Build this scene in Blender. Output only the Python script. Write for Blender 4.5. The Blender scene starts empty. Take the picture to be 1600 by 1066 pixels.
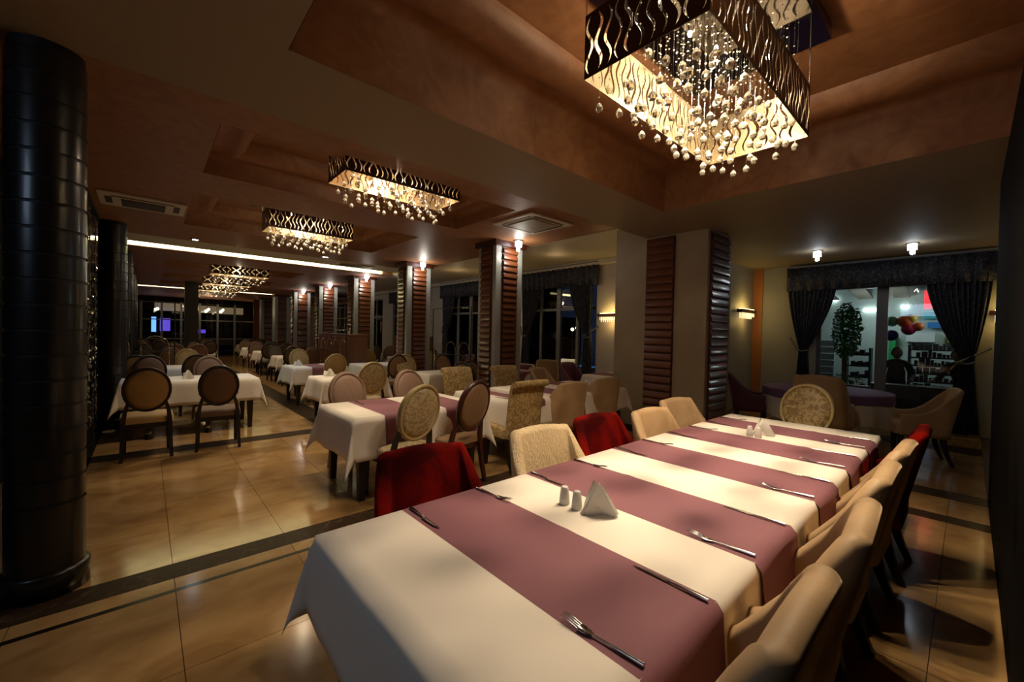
import bpy, bmesh, math, random
from mathutils import Vector, Matrix
random.seed(7)
S = bpy.context.scene
C = S.collection
PI = math.pi

# ------------------------------------------------------------------ camera, world, exposure, large lights
CAM_H = 1.5
def camera():
    f, yaw, pitch, roll = 640.0, .8405, .0165, .021
    fw = Vector((math.cos(yaw)*math.cos(pitch), math.sin(yaw)*math.cos(pitch), -math.sin(pitch)))
    rt = Vector((math.sin(yaw), -math.cos(yaw), 0)); up = rt.cross(fw)
    r2 = math.cos(roll)*rt + math.sin(roll)*up
    u2 = -math.sin(roll)*rt + math.cos(roll)*up
    cd = bpy.data.cameras.new('camera'); cd.sensor_width = 36; cd.lens = f*36/1600
    cd.clip_start = .02; cd.clip_end = 200
    co = bpy.data.objects.new('camera', cd); C.objects.link(co)
    m = Matrix((r2, u2, -fw)).transposed().to_4x4(); m.translation = (0, 0, CAM_H)
    co.matrix_world = m; S.camera = co
camera()
w = bpy.data.worlds.new('night_sky'); S.world = w; w.use_nodes = True
w.node_tree.nodes['Background'].inputs[0].default_value = (.012, .018, .04, 1)
w.node_tree.nodes['Background'].inputs[1].default_value = .6
S.view_settings.view_transform = 'Standard'; S.view_settings.look = 'None'
S.view_settings.exposure = 0.0; S.view_settings.gamma = 1; S.view_settings.use_curve_mapping = False
S.cycles.use_denoising = True
S.cycles.max_bounces = 7; S.cycles.diffuse_bounces = 4; S.cycles.glossy_bounces = 4
S.cycles.transmission_bounces = 6; S.cycles.transparent_max_bounces = 8
S.cycles.sample_clamp_indirect = 4; S.cycles.caustics_reflective = False; S.cycles.caustics_refractive = False

WARM = (1, .70, .38); GOLD = (1, .80, .55); COOL = (.78, .88, 1); YEL = (1, .78, .35)
def light(kind, loc, power, col, size=.05, rot=None, spot=None, blend=.5, sy=None):
    d = bpy.data.lights.new('lamp_light', kind); d.energy = power; d.color = col
    if kind == 'AREA':
        d.size = size
        if sy: d.shape = 'RECTANGLE'; d.size_y = sy
    else: d.shadow_soft_size = size
    if kind == 'SPOT': d.spot_size = spot; d.spot_blend = blend
    o = bpy.data.objects.new('lamp_light', d); C.objects.link(o); o.location = loc
    if rot: o.rotation_euler = rot
    return o
# cool fill added behind the camera, lights the near end of the long cloth
light('AREA', (-2.4, 1.4, 2.9), 15, (.55, .74, 1), 1.0, (0, -.75, 0))
light('AREA', (8.0, .9, 2.98), .6, (.75, .85, 1), .8)

# ------------------------------------------------------------------ materials
MATS = {}
def mat(name, col, rough=.6, metal=0, bump=None, var=None, emit=None, spec=None, sheen=0, trans=0, coat=0, rand=0, bs=.3, bd=.01):
    """bump: ('noise'|'wave'|'voro', scale); var: (kind, scale, colour2, (lo, hi))"""
    m = bpy.data.materials.new(name); m.use_nodes = True; nt = m.node_tree; N = nt.nodes; L = nt.links
    b = N['Principled BSDF']
    b.inputs['Base Color'].default_value = (*col, 1); b.inputs['Roughness'].default_value = rough
    b.inputs['Metallic'].default_value = metal
    if spec is not None: b.inputs['Specular IOR Level'].default_value = spec
    if sheen: b.inputs['Sheen Weight'].default_value = sheen; b.inputs['Sheen Roughness'].default_value = .35; b.inputs['Sheen Tint'].default_value = (*[min(1, c*1.8+.15) for c in col], 1)
    if trans: b.inputs['Transmission Weight'].default_value = trans
    if coat: b.inputs['Coat Weight'].default_value = coat; b.inputs['Coat Roughness'].default_value = .08
    tc = None
    def tex(kind, scale, dist=0):
        nonlocal tc
        if tc is None: tc = N.new('ShaderNodeTexCoord')
        if isinstance(scale, tuple):
            mp = N.new('ShaderNodeMapping'); mp.inputs['Scale'].default_value = scale; L.new(tc.outputs['Object'], mp.inputs[0]); src = mp.outputs[0]; sc = 1
        else: src = tc.outputs['Object']; sc = scale
        if kind == 'wave':
            t = N.new('ShaderNodeTexWave'); t.inputs['Scale'].default_value = sc; t.inputs['Distortion'].default_value = dist; t.inputs['Detail'].default_value = 2
            o = t.outputs['Fac']
        elif kind == 'voro':
            t = N.new('ShaderNodeTexVoronoi'); t.inputs['Scale'].default_value = sc; o = t.outputs['Distance']
        else:
            t = N.new('ShaderNodeTexNoise'); t.inputs['Scale'].default_value = sc; t.inputs['Detail'].default_value = 5; t.inputs['Distortion'].default_value = dist
            o = t.outputs['Fac']
        L.new(src, t.inputs['Vector']); return o
    cur = None
    if var:
        kind, scale, c2, (lo, hi) = var[:4]; dist = var[4] if len(var) > 4 else 0
        o = tex(kind, scale, dist); r = N.new('ShaderNodeValToRGB')
        r.color_ramp.elements[0].position = lo; r.color_ramp.elements[0].color = (*col, 1)
        r.color_ramp.elements[1].position = hi; r.color_ramp.elements[1].color = (*c2, 1)
        L.new(o, r.inputs[0]); cur = r.outputs[0]
    if rand:
        oi = N.new('ShaderNodeObjectInfo'); mr = N.new('ShaderNodeMapRange'); mr.inputs[3].default_value = 1-rand; mr.inputs[4].default_value = 1+rand
        L.new(oi.outputs['Random'], mr.inputs[0]); hs = N.new('ShaderNodeHueSaturation')
        if cur: L.new(cur, hs.inputs['Color'])
        else: hs.inputs['Color'].default_value = (*col, 1)
        L.new(mr.outputs[0], hs.inputs['Value']); cur = hs.outputs[0]
    if cur: L.new(cur, b.inputs['Base Color'])
    if bump:
        o = tex(bump[0], bump[1], bump[2] if len(bump) > 2 else 0)
        bp = N.new('ShaderNodeBump'); bp.inputs['Strength'].default_value = bs; bp.inputs['Distance'].default_value = bd
        L.new(o, bp.inputs['Height']); L.new(bp.outputs[0], b.inputs['Normal'])
    if emit:
        b.inputs['Emission Color'].default_value = (*emit[0], 1); b.inputs['Emission Strength'].default_value = emit[1]
    if 'floor' in name or 'marble' in name:
        if tc:
            g = N.new('ShaderNodeNewGeometry')
            for l in list(tc.outputs['Object'].links): L.new(g.outputs['Position'], l.to_socket)
    MATS[name] = m; return m
M = MATS
mat('terracotta', (.235, .098, .036), .5, bump=('noise', 7, 1.5), var=('noise', (3.2, 3.2, 3.2), (.32, .145, .06), (.35, .7), 3), bs=.25)
mat('beam_plaster', (.27, .205, .13), .65, bump=('noise', 30), bs=.05)
mat('cream_plaster', (.62, .54, .40), .6)
mat('pillar_plaster', (.29, .22, .135), .55, var=('noise', 2.5, (.35, .27, .17), (.3, .7)))
mat('grey_pillar_paint', (.36, .38, .37), .35)
mat('alcove_paint', (.33, .31, .24), .6, var=('noise', 1.5, (.38, .36, .28), (.3, .7)))
mat('orange_paint', (.45, .16, .04), .6)
mat('bay_wall_paint', (.50, .44, .38), .6)
mat('mauve_ceiling', (.30, .15, .11), .6)
mat('dark_wall', (.006, .005, .004), .8, spec=.05)
mat('dark_wood', (.012, .007, .005), .45)
mat('black_lacquer', (.009, .008, .007), .3, coat=.15)
mat('black_groove', (.002, .002, .002), .6)
mat('mahogany', (.16, .050, .018), .34, var=('noise', (3, 3, 30), (.075, .02, .008), (.35, .7), 1), coat=.25)
mat('mahogany_frame', (.05, .010, .006), .35)
mat('walnut', (.16, .06, .02), .35, var=('noise', (2, 2, 14), (.14, .045, .015), (.3, .7), 1), coat=.2)
mat('floor_tile', (.43, .26, .105), .14, var=('noise', (2.6, 3.6, 1), (.27, .145, .05), (.34, .70), .9), rand=.07, spec=.38)
mat('floor_grout', (.10, .065, .035), .6)
mat('dark_marble', (.038, .022, .012), .3, spec=.06, var=('noise', 9, (.10, .065, .04), (.55, .75), 2))
mat('black_marble', (.012, .008, .006), .15)
mat('tablecloth', (.80, .72, .62), .75, bump=('noise', 260), bs=.06, bd=.002)
mat('purple_cloth', (.225, .085, .105), .8, bump=('noise', 300), bs=.08, bd=.002, sheen=.15)
mat('violet_cloth', (.16, .085, .21), .7)
mat('cream_ruched', (.62, .46, .26), .55, bump=('noise', (75, 75, 11), 1.2), bs=.8, bd=.014, sheen=.35)
mat('beige_velvet', (.47, .31, .16), .6, var=('noise', 3.5, (.36, .225, .11), (.35, .65), .8), bump=('noise', 60), bs=.12, bd=.004, sheen=.5)
mat('red_velvet', (.20, .003, .001), .9, var=('noise', 4, (.035, .0005, .0005), (.35, .60), .6), spec=.06)
mat('plum_velvet', (.10, .014, .035), .6, sheen=.3)
mat('gold_damask', (.48, .34, .15), .5, var=('noise', 13, (.27, .17, .06), (.49, .53), 2.5), sheen=.3)
mat('cream_damask', (.54, .42, .24), .5, var=('noise', 17, (.33, .235, .11), (.5, .54), 3.0), sheen=.3)
mat('brown_ribbed', (.30, .18, .09), .6, var=('wave', (18, 1, 1), (.20, .11, .055), (.2, .8), .3), sheen=.3)
mat('rose_ribbed', (.29, .18, .12), .6, var=('wave', (18, 1, 1), (.20, .12, .08), (.2, .8), .3), sheen=.3)
mat('gold_suede', (.45, .29, .11), .6, var=('noise', 3, (.38, .235, .09), (.4, .6)), sheen=.3)
mat('dark_brown_suede', (.14, .072, .035), .6, sheen=.25)
mat('grey_brown_suede', (.12, .085, .065), .6, sheen=.2)
mat('gold_frame', (.46, .34, .14), .45)
mat('steel', (.55, .53, .50), .18, 1)
mat('iron', (.05, .045, .04), .35, .9)
mat('chrome', (.7, .7, .72), .08, 1)
mat('bronze_sheet', (.045, .022, .012), .3, .6)
mat('gold_sheet', (.50, .40, .24), .3, .7)
mat('smoked_mirror', (.30, .30, .36), .05, 1)
mat('glass_crystal', (1, .94, .80), .04, trans=.75)
mat('ceramic', (.88, .85, .79), .25)
mat('paper', (.92, .89, .82), .8)
mat('ac_plastic', (.62, .55, .43), .5)
mat('ac_grille', (.045, .032, .022), .6)
mat('curtain', (.016, .016, .022), .7, var=('noise', 11, (.075, .075, .095), (.50, .60), 3.0))
mat('curtain_band', (.12, .12, .14), .6)
mat('alu', (.13, .13, .13), .35, .5)
mat('window_frame', (.22, .22, .22), .4, .2)
def glass(name, tint=(1, 1, 1), refl=.08):
    m = bpy.data.materials.new(name); m.use_nodes = True; nt = m.node_tree; nt.nodes.clear()
    o = nt.nodes.new('ShaderNodeOutputMaterial'); mx = nt.nodes.new('ShaderNodeMixShader'); t = nt.nodes.new('ShaderNodeBsdfTransparent'); g = nt.nodes.new('ShaderNodeBsdfGlossy')
    g.inputs['Roughness'].default_value = .01; t.inputs[0].default_value = (*tint, 1)
    fr = nt.nodes.new('ShaderNodeFresnel'); fr.inputs[0].default_value = 1.5
    nt.links.new(fr.outputs[0], mx.inputs[0]); nt.links.new(t.outputs[0], mx.inputs[1]); nt.links.new(g.outputs[0], mx.inputs[2]); nt.links.new(mx.outputs[0], o.inputs[0])
    M[name] = m
glass('pane_glass', (.9, .93, .92)); glass('goblet_glass', (.95, .95, .95))
def emis(name, col, s): return mat(name, (.8, .8, .8), .5, emit=(col, s))
emis('bulb', (1, .80, .50), 60); emis('bulb_cool', (.85, .93, 1), 45); emis('cove_light', (1, .88, .42), 6)
emis('lamp_crystal_cool', (.9, .96, 1), 9); emis('lamp_crystal_warm', (1, .80, .42), 1.1); emis('sconce_glow', (1, .72, .22), 7)
mat('bead_lit', (1, .94, .80), .15, trans=.2)
emis('fluorescent', (.85, 1, .97), 5); emis('globe', (1, .82, .5), 6); emis('violet_light', (.14, .06, .9), .8); emis('blue_light', (.1, .3, 1), 2.5); emis('panel_glow', (1, .68, .35), .16)
emis('red_sign', (1, .03, .05), 1.6); emis('pink_tube', (.55, .3, .9), 1.5)

# ------------------------------------------------------------------ mesh helper
class MB:
    def __init__(s): s.v = []; s.f = []; s.m = []; s.sm = []
    def add(s, vs, fs, mi=0, sm=False):
        o = len(s.v); s.v += [tuple(v) for v in vs]; s.f += [tuple(i+o for i in f) for f in fs]; s.m += [mi]*len(fs); s.sm += [sm]*len(fs); return s
    def box(s, x0, y0, z0, x1, y1, z1, mi=0):
        return s.add([(x0,y0,z0),(x1,y0,z0),(x1,y1,z0),(x0,y1,z0),(x0,y0,z1),(x1,y0,z1),(x1,y1,z1),(x0,y1,z1)],
                     [(0,3,2,1),(4,5,6,7),(0,1,5,4),(1,2,6,5),(2,3,7,6),(3,0,4,7)], mi)
    def grid(s, P, mi=0, sm=True, cu=False, cv=False):
        n = len(P); k = len(P[0]); vs = [p for r in P for p in r]; fs = []
        for i in range(n if cu else n-1):
            for j in range(k if cv else k-1):
                a = i*k+j; b = i*k+(j+1)%k; c = ((i+1)%n)*k+(j+1)%k; d = ((i+1)%n)*k+j
                fs.append((a, b, c, d))
        return s.add(vs, fs, mi, sm)
    def lathe(s, prof, n=20, cx=0, cy=0, mi=0, sm=True):
        P = [[(cx+r*math.cos(2*PI*i/n), cy+r*math.sin(2*PI*i/n), z) for i in range(n)] for r, z in prof]
        return s.grid(P, mi, sm, cv=True)
    def tube(s, pts, r, n=8, mi=0, cap=True):
        pts = [Vector(p) for p in pts]; rs = r if isinstance(r, (list, tuple)) else [r]*len(pts); P = []
        for i, p in enumerate(pts):
            t = (pts[min(i+1, len(pts)-1)]-pts[max(i-1, 0)]).normalized()
            a = Vector((0, 0, 1)) if abs(t.z) < .9 else Vector((1, 0, 0)); u = t.cross(a).normalized(); v = t.cross(u)
            P.append([tuple(p+rs[i]*(math.cos(2*PI*j/n)*u+math.sin(2*PI*j/n)*v)) for j in range(n)])
        s.grid(P, mi, True, cv=True)
        if cap: s.add(P[0], [tuple(range(n))], mi); s.add(P[-1], [tuple(range(n-1, -1, -1))], mi)
        return s
    def taper(s, x, y, z0, z1, a, b, dx=0, dy=0, mi=0):
        """square leg: half width a at the bottom (offset dx, dy), b at the top"""
        return s.add([(x+dx-a,y+dy-a,z0),(x+dx+a,y+dy-a,z0),(x+dx+a,y+dy+a,z0),(x+dx-a,y+dy+a,z0),(x-b,y-b,z1),(x+b,y-b,z1),(x+b,y+b,z1),(x-b,y+b,z1)],
                     [(0,3,2,1),(4,5,6,7),(0,1,5,4),(1,2,6,5),(2,3,7,6),(3,0,4,7)], mi)
    def mesh(s, name, mats):
        me = bpy.data.meshes.new(name); me.from_pydata(s.v, [], s.f)
        for m in (mats if isinstance(mats, (list, tuple)) else [mats]): me.materials.append(M[m])
        me.polygons.foreach_set('material_index', s.m); me.polygons.foreach_set('use_smooth', s.sm)
        bm = bmesh.new(); bm.from_mesh(me); bmesh.ops.recalc_face_normals(bm, faces=bm.faces); bm.to_mesh(me); bm.free()
        me.update(); return me
    def obj(s, name, mats, parent=None, loc=(0,0,0), bevel=0):
        return ob(name, s.mesh(name, mats), parent, loc, bevel=bevel)
def ob(name, me, parent=None, loc=(0,0,0), rz=0, bevel=0, rot=None):
    o = bpy.data.objects.new(name, me); C.objects.link(o); o.location = loc; o.rotation_euler = rot or (0, 0, rz)
    if parent: o.parent = parent
    if bevel:
        b = o.modifiers.new('bevel', 'BEVEL'); b.width = bevel; b.segments = 2; b.limit_method = 'ANGLE'
    return o
def tag(o, label, cat, group=None):
    o['label'] = label; o['category'] = cat
    if group: o['group'] = group
    return o
def thing(name, label, cat, loc=(0,0,0), rz=0, group=None):
    o = ob(name, None, None, loc, rz); o.empty_display_size = .1
    return tag(o, label, cat, group)
def struct(o): o['kind'] = 'structure'; return o
def stuff(o): o['kind'] = 'stuff'; return o
CACHE = {}
def copies(key, build):
    """build(root) makes parts the first time; later calls copy parts and sub-parts"""
    def place(root):
        if key not in CACHE: build(root); CACHE[key] = list(root.children)
        else:
            for ch in CACHE[key]:
                c = ch.copy(); C.objects.link(c); c.parent = root
                for g in ch.children:
                    d = g.copy(); C.objects.link(d); d.parent = c
        return root
    return place
def box(name, a, b, m, parent=None, bevel=0, loc=(0,0,0)): return MB().box(*a, *b).obj(name, m, parent, loc, bevel)

# ------------------------------------------------------------------ floor: slab, tiles, marble bands
ZC = 3.02
floor = struct(MB().box(-4.2, -1.2, -.2, 15.9, 28, -.012).obj('floor', 'floor_grout'))
bands = [(-.62, 3.13, 5.76, 3.33, 'dark_marble'), (-.62, 2.965, 5.0, 3.0, 'black_marble'), (-.62, 6.33, 2.03, 6.63, 'dark_marble'), (2.03, 6.33, 2.40, 27, 'dark_marble'),
         (-.62, 3.34, -.45, 27, 'black_marble'), (5.0, -.155, 5.2, 3.12, 'dark_marble'), (5.77, -.155, 6.07, 2.4, 'dark_marble'), (8.3, -.155, 8.85, 3.18, 'dark_marble'),
         (-4.1, 3.13, -.63, 3.33, 'dark_marble')]
for x0, y0, x1, y1, m in bands:
    box('marble_band', (x0, y0, -.011), (x1, y1, .0004), m, floor)
def cuts(lo, hi, step, start):
    r = [lo]; k = math.floor((lo-start)/step)+1
    while start+k*step < hi-.04:
        if start+k*step > lo+.04: r.append(start+k*step)
        k += 1
    r.append(hi); return r
fields = [(-4.1, -.155, 5.0, 2.965, .63, .72, .135, .09), (-4.1, 3.0, 5.0, 3.13, .63, 1, .135, 0), (-.45, 3.33, 4.97, 6.33, .63, .6, .135, 3.33), (2.40, 6.33, 4.97, 12.4, .63, .6, .135, 3.33),
          (-.45, 6.63, 2.03, 12.4, .63, .6, .135, 6.63), (5.2, -.155, 5.77, 3.13, .63, .72, 0, .09), (6.07, -.155, 8.3, 3.2, .63, .72, .1, .09), (8.85, -.155, 10, 3.2, .63, .72, .1, .09)]
tm = {}
ntile = 0; rest = MB()
tl = []
for x0, y0, x1, y1, sx, sy, ox, oy in fields:
    cx = cuts(x0, x1, sx, ox); cy = cuts(y0, y1, sy, oy)
    for i in range(len(cx)-1):
        for j in range(len(cy)-1):
            tl.append((cx[i], cy[j], cx[i+1], cy[j+1]))
tl.sort(key=lambda t: ((t[0]+t[2])/2)**2+((t[1]+t[3])/2)**2 + (0 if t[2] > -1 and t[1]+t[3] > .6 else 900))
for k, (a, b, c, d) in enumerate(tl):
    if k < 290:
        key = (round(c-a, 3), round(d-b, 3))
        if key not in tm:
            tm[key] = MB().box(-(c-a)/2+.0015, -(d-b)/2+.0015, -.011, (c-a)/2-.0015, (d-b)/2-.0015, 0).mesh('tile', 'floor_tile')
        ob('tile', tm[key], floor, ((a+c)/2, (b+d)/2, 0))
    else: rest.box(a+.0015, b+.0015, -.011, c-.0015, d-.0015, 0)
for x0, y0, x1, y1 in ((-.45, 12.4, 2.03, 27), (2.40, 12.4, 4.97, 27), (4.98, 3.34, 7.74, 27)):
    cx = cuts(x0, x1, .63, .135); cy = cuts(y0, y1, .6, 6.63)
    for i in range(len(cx)-1):
        for j in range(len(cy)-1): rest.box(cx[i]+.0015, cy[j]+.0015, -.011, cx[i+1]-.0015, cy[j+1]-.0015, 0)
stuff(rest.obj('distant_tiles', 'floor_tile', floor))

# ------------------------------------------------------------------ ceiling with recessed trays
def slab(name, rects, z0, z1, m):
    mb = MB()
    for a, b, c, d in rects: mb.box(a, b, z0, c, d, z1)
    return struct(mb.obj(name, m))
TR1 = (.57, -1.0, 4.68, 2.51)
slab('ceiling', [(-4.2, -1.2, .57, 3.36), (.57, 2.51, 4.68, 3.36), (4.68, -1.2, 10.2, 3.36)], ZC, ZC+.10, 'beam_plaster')
TR = [(.41, 3.75, 3.38, 5.05), (.41, 5.9, 3.25, 7.75)]
TRF = [(.36, 11.9, 3.2, 13.4), (.35, 14.75, 3.2, 16.3), (.35, 17.2, 3.2, 18.6)]
def holes(x0, y0, x1, y1, hs):
    r = []; y = y0
    for a, b, c, d in hs:
        r += [(x0, y, x1, b), (x0, b, a, d), (c, b, x1, d)]; y = d
    r.append((x0, y, x1, y1)); return r
slab('ceiling', holes(-1.0, 3.36, 4.95, 9.15, TR), ZC, ZC+.10, 'terracotta')
slab('ceiling', [(-1.0, 9.15, 4.95, 9.95)], ZC, ZC+.10, 'cream_plaster')
slab('ceiling', holes(-1.0, 10.35, 4.95, 20.0, TRF), ZC-.02, ZC+.1, 'mauve_ceiling')
slab('ceiling', [(-1.0, 20.4, 7.9, 27.5)], ZC-.02, ZC+.1, 'mauve_ceiling')
slab('ceiling', [(4.95, 3.36, 7.9, 27)], ZC+.22, ZC+.3, 'cream_plaster')
slab('ceiling', [(-1.0, 9.9, 4.95, 10.4), (-1, 19.95, 4.95, 20.45)], ZC+.22, ZC+.3, 'cream_plaster')
struct(box('trim_1', (4.93, 3.36, ZC+.0), (4.97, 27, ZC+.22), 'cream_plaster'))
struct(box('trim_2', (7.60, 3.4, ZC+.10), (7.75, 27, ZC+.22), 'cream_plaster', bevel=.02))
# lit cove slots across the hall
for k, (y0, y1, xe) in enumerate(((9.95, 10.12, 4.6), (19.98, 20.15, 4.1))):
    o = box('cove_strip', (-.9, y0+.33, ZC-.01), (xe, y0+.40, ZC+.17), 'cove_light')
    tag(o, ['glowing yellow cove light strip crossing the nearer cream ceiling band', 'glowing yellow cove light strip at the far end of the hall ceiling'][k], 'cove light')
def tray(r, top, m, m2=None, close=True):
    """riser, soft rolled ledge, second riser, lid"""
    x0, y0, x1, y1 = r
    e = .003
    prof = [(e, ZC), (e, ZC+.36), (.03, ZC+.42), (.09, ZC+.455), (.16, ZC+.46), (.22, ZC+.44), (.27, ZC+.40), (.33, ZC+.385), (.40, ZC+.40), (.46, ZC+.45), (.5, top)]
    if top < ZC+.35: prof = [(e, ZC), (e, ZC+.14), (.03, ZC+.175), (.08, ZC+.19), (.14, ZC+.18), (.19, ZC+.15), (.26, ZC+.15), (.3, ZC+.19), (.32, top)]
    P2 = []
    for d, z in prof: P2.append([(x0+d, y0+d, z), (x1-d, y0+d, z), (x1-d, y1-d, z), (x0+d, y1-d, z)])
    mb = MB()
    for i in range(4): mb.grid([[r_[i], r_[(i+1) % 4]] for r_ in P2], 0, True)
    mb.add(P2[-1], [(0, 1, 2, 3)])
    return struct(mb.obj('ceiling', m))
tray(TR1, ZC+.55, 'terracotta')
for r in TR: tray(r, ZC+.30, 'terracotta')
for r in TRF: tray(r, ZC+.22, 'terracotta')

# ------------------------------------------------------------------ walls
struct(box('wall_right', (-4.2, -.45, 0), (5.98, -.156, ZC), 'dark_wall'))
struct(box('wall_right', (5.98, -.75, 0), (10.2, -.45, ZC), 'alcove_paint'))
struct(box('wall_back', (-4.4, -.45, 0), (-4.2, 3.6, ZC), 'alcove_paint'))
struct(box('wall_left', (-4.2, 3.75, 0), (-1.0, 3.9, ZC), 'dark_wall'))
struct(box('wall_left', (-1.15, 3.9, 0), (-1.0, 27.5, ZC), 'dark_wall'))  # dark wall added to keep the side behind the columns black
struct(box('wall_bay', (7.75, 3.201, 0), (10.0, 3.36, ZC+.3), 'alcove_paint'))
# alcove window wall x = 10
ax = 10.0
for a, b in (((ax, 2.05, 0), (ax+.18, 3.2, ZC)), ((ax, -.45, 0), (ax+.18, -.02, ZC)), ((ax, -.02, 2.56), (ax+.18, 2.05, ZC))):
    struct(box('wall_alcove', a, b, 'alcove_paint'))
struct(box('trim_3', (ax-.03, 3.02, 0), (ax-.001, 3.20, ZC), 'orange_paint'))
struct(box('baseboard_bay', (7.75, 3.17, 0), (ax-.03, 3.2, .1), 'pillar_plaster'))
struct(box('baseboard_alcove', (ax-.025, 2.05, 0), (ax, 3.02, .1), 'pillar_plaster'))
def window(name, x, y0, y1, z0, z1, mull, trans=None, m='window_frame', fw=.05):
    """window in a wall of constant x: frame, mullions and panes as parts"""
    r = ob(name, None, None, (x, 0, 0)); struct(r)
    mb = MB(); mb.box(-.03, y0, z0, .03, y0+fw, z1).box(-.03, y1-fw, z0, .03, y1, z1).box(-.03, y0+fw, z1-fw, .03, y1-fw, z1).box(-.03, y0+fw, z0, .03, y1-fw, z0+fw)
    mb.obj('window_frame', m, r)
    ys = [y0+fw]
    for c, wd in mull:
        MB().box(-.035, c-wd/2, z0+fw, .035, c+wd/2, z1-fw).obj('mullion', m, r); ys += [c-wd/2, c+wd/2]
    ys.append(y1-fw); zs = [z0+fw, z1-fw]
    if trans: zs = [z0+fw, trans-.03, trans+.03, z1-fw]
    for i in range(0, len(ys), 2):
        if trans: MB().box(-.03, ys[i], trans-.03, .03, ys[i+1], trans+.03).obj('transom', m, r)
        for j in range(0, len(zs), 2):
            MB().box(-.004, ys[i], zs[j], .004, ys[i+1], zs[j+1]).obj('pane', 'pane_glass', r)
    return r
window('window_1', ax+.08, -.02, 2.05, .02, 2.56, [(1.08, .16)], m='alu', fw=.06)
# bay wall x = 7.75 with tall glazed doors
wx = 7.75; ops = [(5.75, 8.2), (9.3, 12.2), (13.3, 16.2), (17.2, 20.2), (21.2, 24.2)]
y = 3.36
for a, b in ops:
    struct(box('wall_bay', (wx, y, 0), (wx+.18, a, ZC+.22), 'bay_wall_paint')); struct(box('wall_bay', (wx, a, 2.95), (wx+.18, b, ZC+.22), 'bay_wall_paint')); y = b
struct(box('wall_bay', (wx, y, 0), (wx+.18, 27.5, ZC+.22), 'bay_wall_paint'))
for k, (a, b) in enumerate(ops):
    n = 4 if k == 0 else 4
    window('window_%d' % (k+2), wx+.09, a, b, .02, 2.95, [(a+(b-a)*i/n, .07 if i != 2 else .12) for i in range(1, n)], 2.15)
# far end
struct(box('wall_far', (-1.0, 26.5, 0), (-.2, 26.7, ZC), 'dark_wall')); struct(box('wall_far', (4.6, 26.5, 0), (7.9, 26.7, ZC+.3), 'bay_wall_paint'))
struct(box('wall_far', (-.2, 26.5, 2.75), (4.6, 26.7, ZC), 'dark_wall'))
rw = ob('window_7', None); struct(rw)
for x in (-.2, .55, 1.3, 2.05, 2.8, 3.55, 4.5): box('mullion', (x, 26.5, 0), (x+.09, 26.6, 2.75), 'window_frame', rw)
for z in (.9, 1.85): box('transom', (-.2, 26.48, z), (4.6, 26.52, z+.05), 'window_frame', rw)
for i in range(6): box('pane', (-.1+.75*i, 26.54, .02), (.54+.75*i, 26.55, 2.74), 'pane_glass', rw)
struct(box('ceiling', (-1, 26.7, 3.0), (6, 33, 3.1), 'terracotta')); struct(box('wall_far', (-1, 33, 0), (6, 33.2, 3), 'dark_wall'))
struct(box('floor', (-1, 28, -.2), (6, 33, -.012), 'dark_marble'))
for k, x in enumerate((.35, 1.9, 3.3)):
    tag(box('beam_soffit', (x, 28+k, 2.35), (x+1.2, 28.15+k, 2.75), 'panel_glow'), 'lit ceiling panel seen through the far glass wall, %s' % ['left one', 'middle one', 'right one'][k], 'ceiling panel')  # panel looks lit through emission in its own material, not a window
light('POINT', (2.2, 24, 2.6), 14, WARM, .1)

# ------------------------------------------------------------------ pillars
def slat_mesh(wd, h, d):
    n = 6; P = []
    for i in range(n+1):
        a = PI*i/n; q_ = -d*(.12+.88*(math.cos(a*.5-.12) if i else .55))
        P.append([(-wd/2, q_, h*i/n), (wd/2, q_, h*i/n)])
    mb = MB().grid(P, 0, False)
    L_ = [p[0] for p in P]+[(-wd/2, 0, h), (-wd/2, 0, 0)]; R_ = [p[1] for p in P]+[(wd/2, 0, h), (wd/2, 0, 0)]
    mb.add(L_, [tuple(range(len(L_)))]); mb.add(R_, [tuple(range(len(R_)-1, -1, -1))])
    return mb.mesh('slat', 'mahogany')
SL = {}
def slat_panel(parent, cx, cy, rz, wd, z0, z1, n, label=None):
    f = ob('slat_panel', MB().box(-wd/2-.012, -.012, z0-.01, wd/2+.012, 0, z1+.01).mesh('slat_panel', 'mahogany_frame'), parent, (cx, cy, 0), rz)
    h = (z1-z0)/n; key = (round(wd, 3), round(h, 4))
    if key not in SL: SL[key] = slat_mesh(wd, h*.90, .034)
    for i in range(n): ob('slat', SL[key], f, (0, -.012, z0+h*i))
    return f
def pillar(label, x0, y0, x1, y1, m, zt, panels, cap=True, names=None):
    t = thing('pillar', label, 'pillar', ((x0+x1)/2, (y0+y1)/2, 0)); hx, hy = (x1-x0)/2, (y1-y0)/2
    MB().box(-hx, -hy, 0, hx, hy, zt).obj('shaft', m, t)
    MB().box(-hx-.012, -hy-.012, 0, hx+.012, hy+.012, .10).obj('plinth', 'dark_wood', t)
    if cap: MB().box(-hx-.05, -hy-.05, zt-.09, hx+.05, hy+.05, zt).obj('capital', 'mahogany_frame', t)
    for side, off, wd, z0, z1, n in panels:
        if side == 'y': slat_panel(t, off, -hy, 0, wd, z0, z1, n)
        else: slat_panel(t, -hx, off, -PI/2, wd, z0, z1, n)
    return t
pillar('massive beige pillar with two dark red slatted panels beside the long table', 5.78, 2.44, 6.62, 3.92, 'pillar_plaster', ZC+.22,
       [('x', 3.135-3.18, .43, .12, 2.99, 25), ('y', -.03, .58, .12, 2.99, 25)], cap=False)
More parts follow.
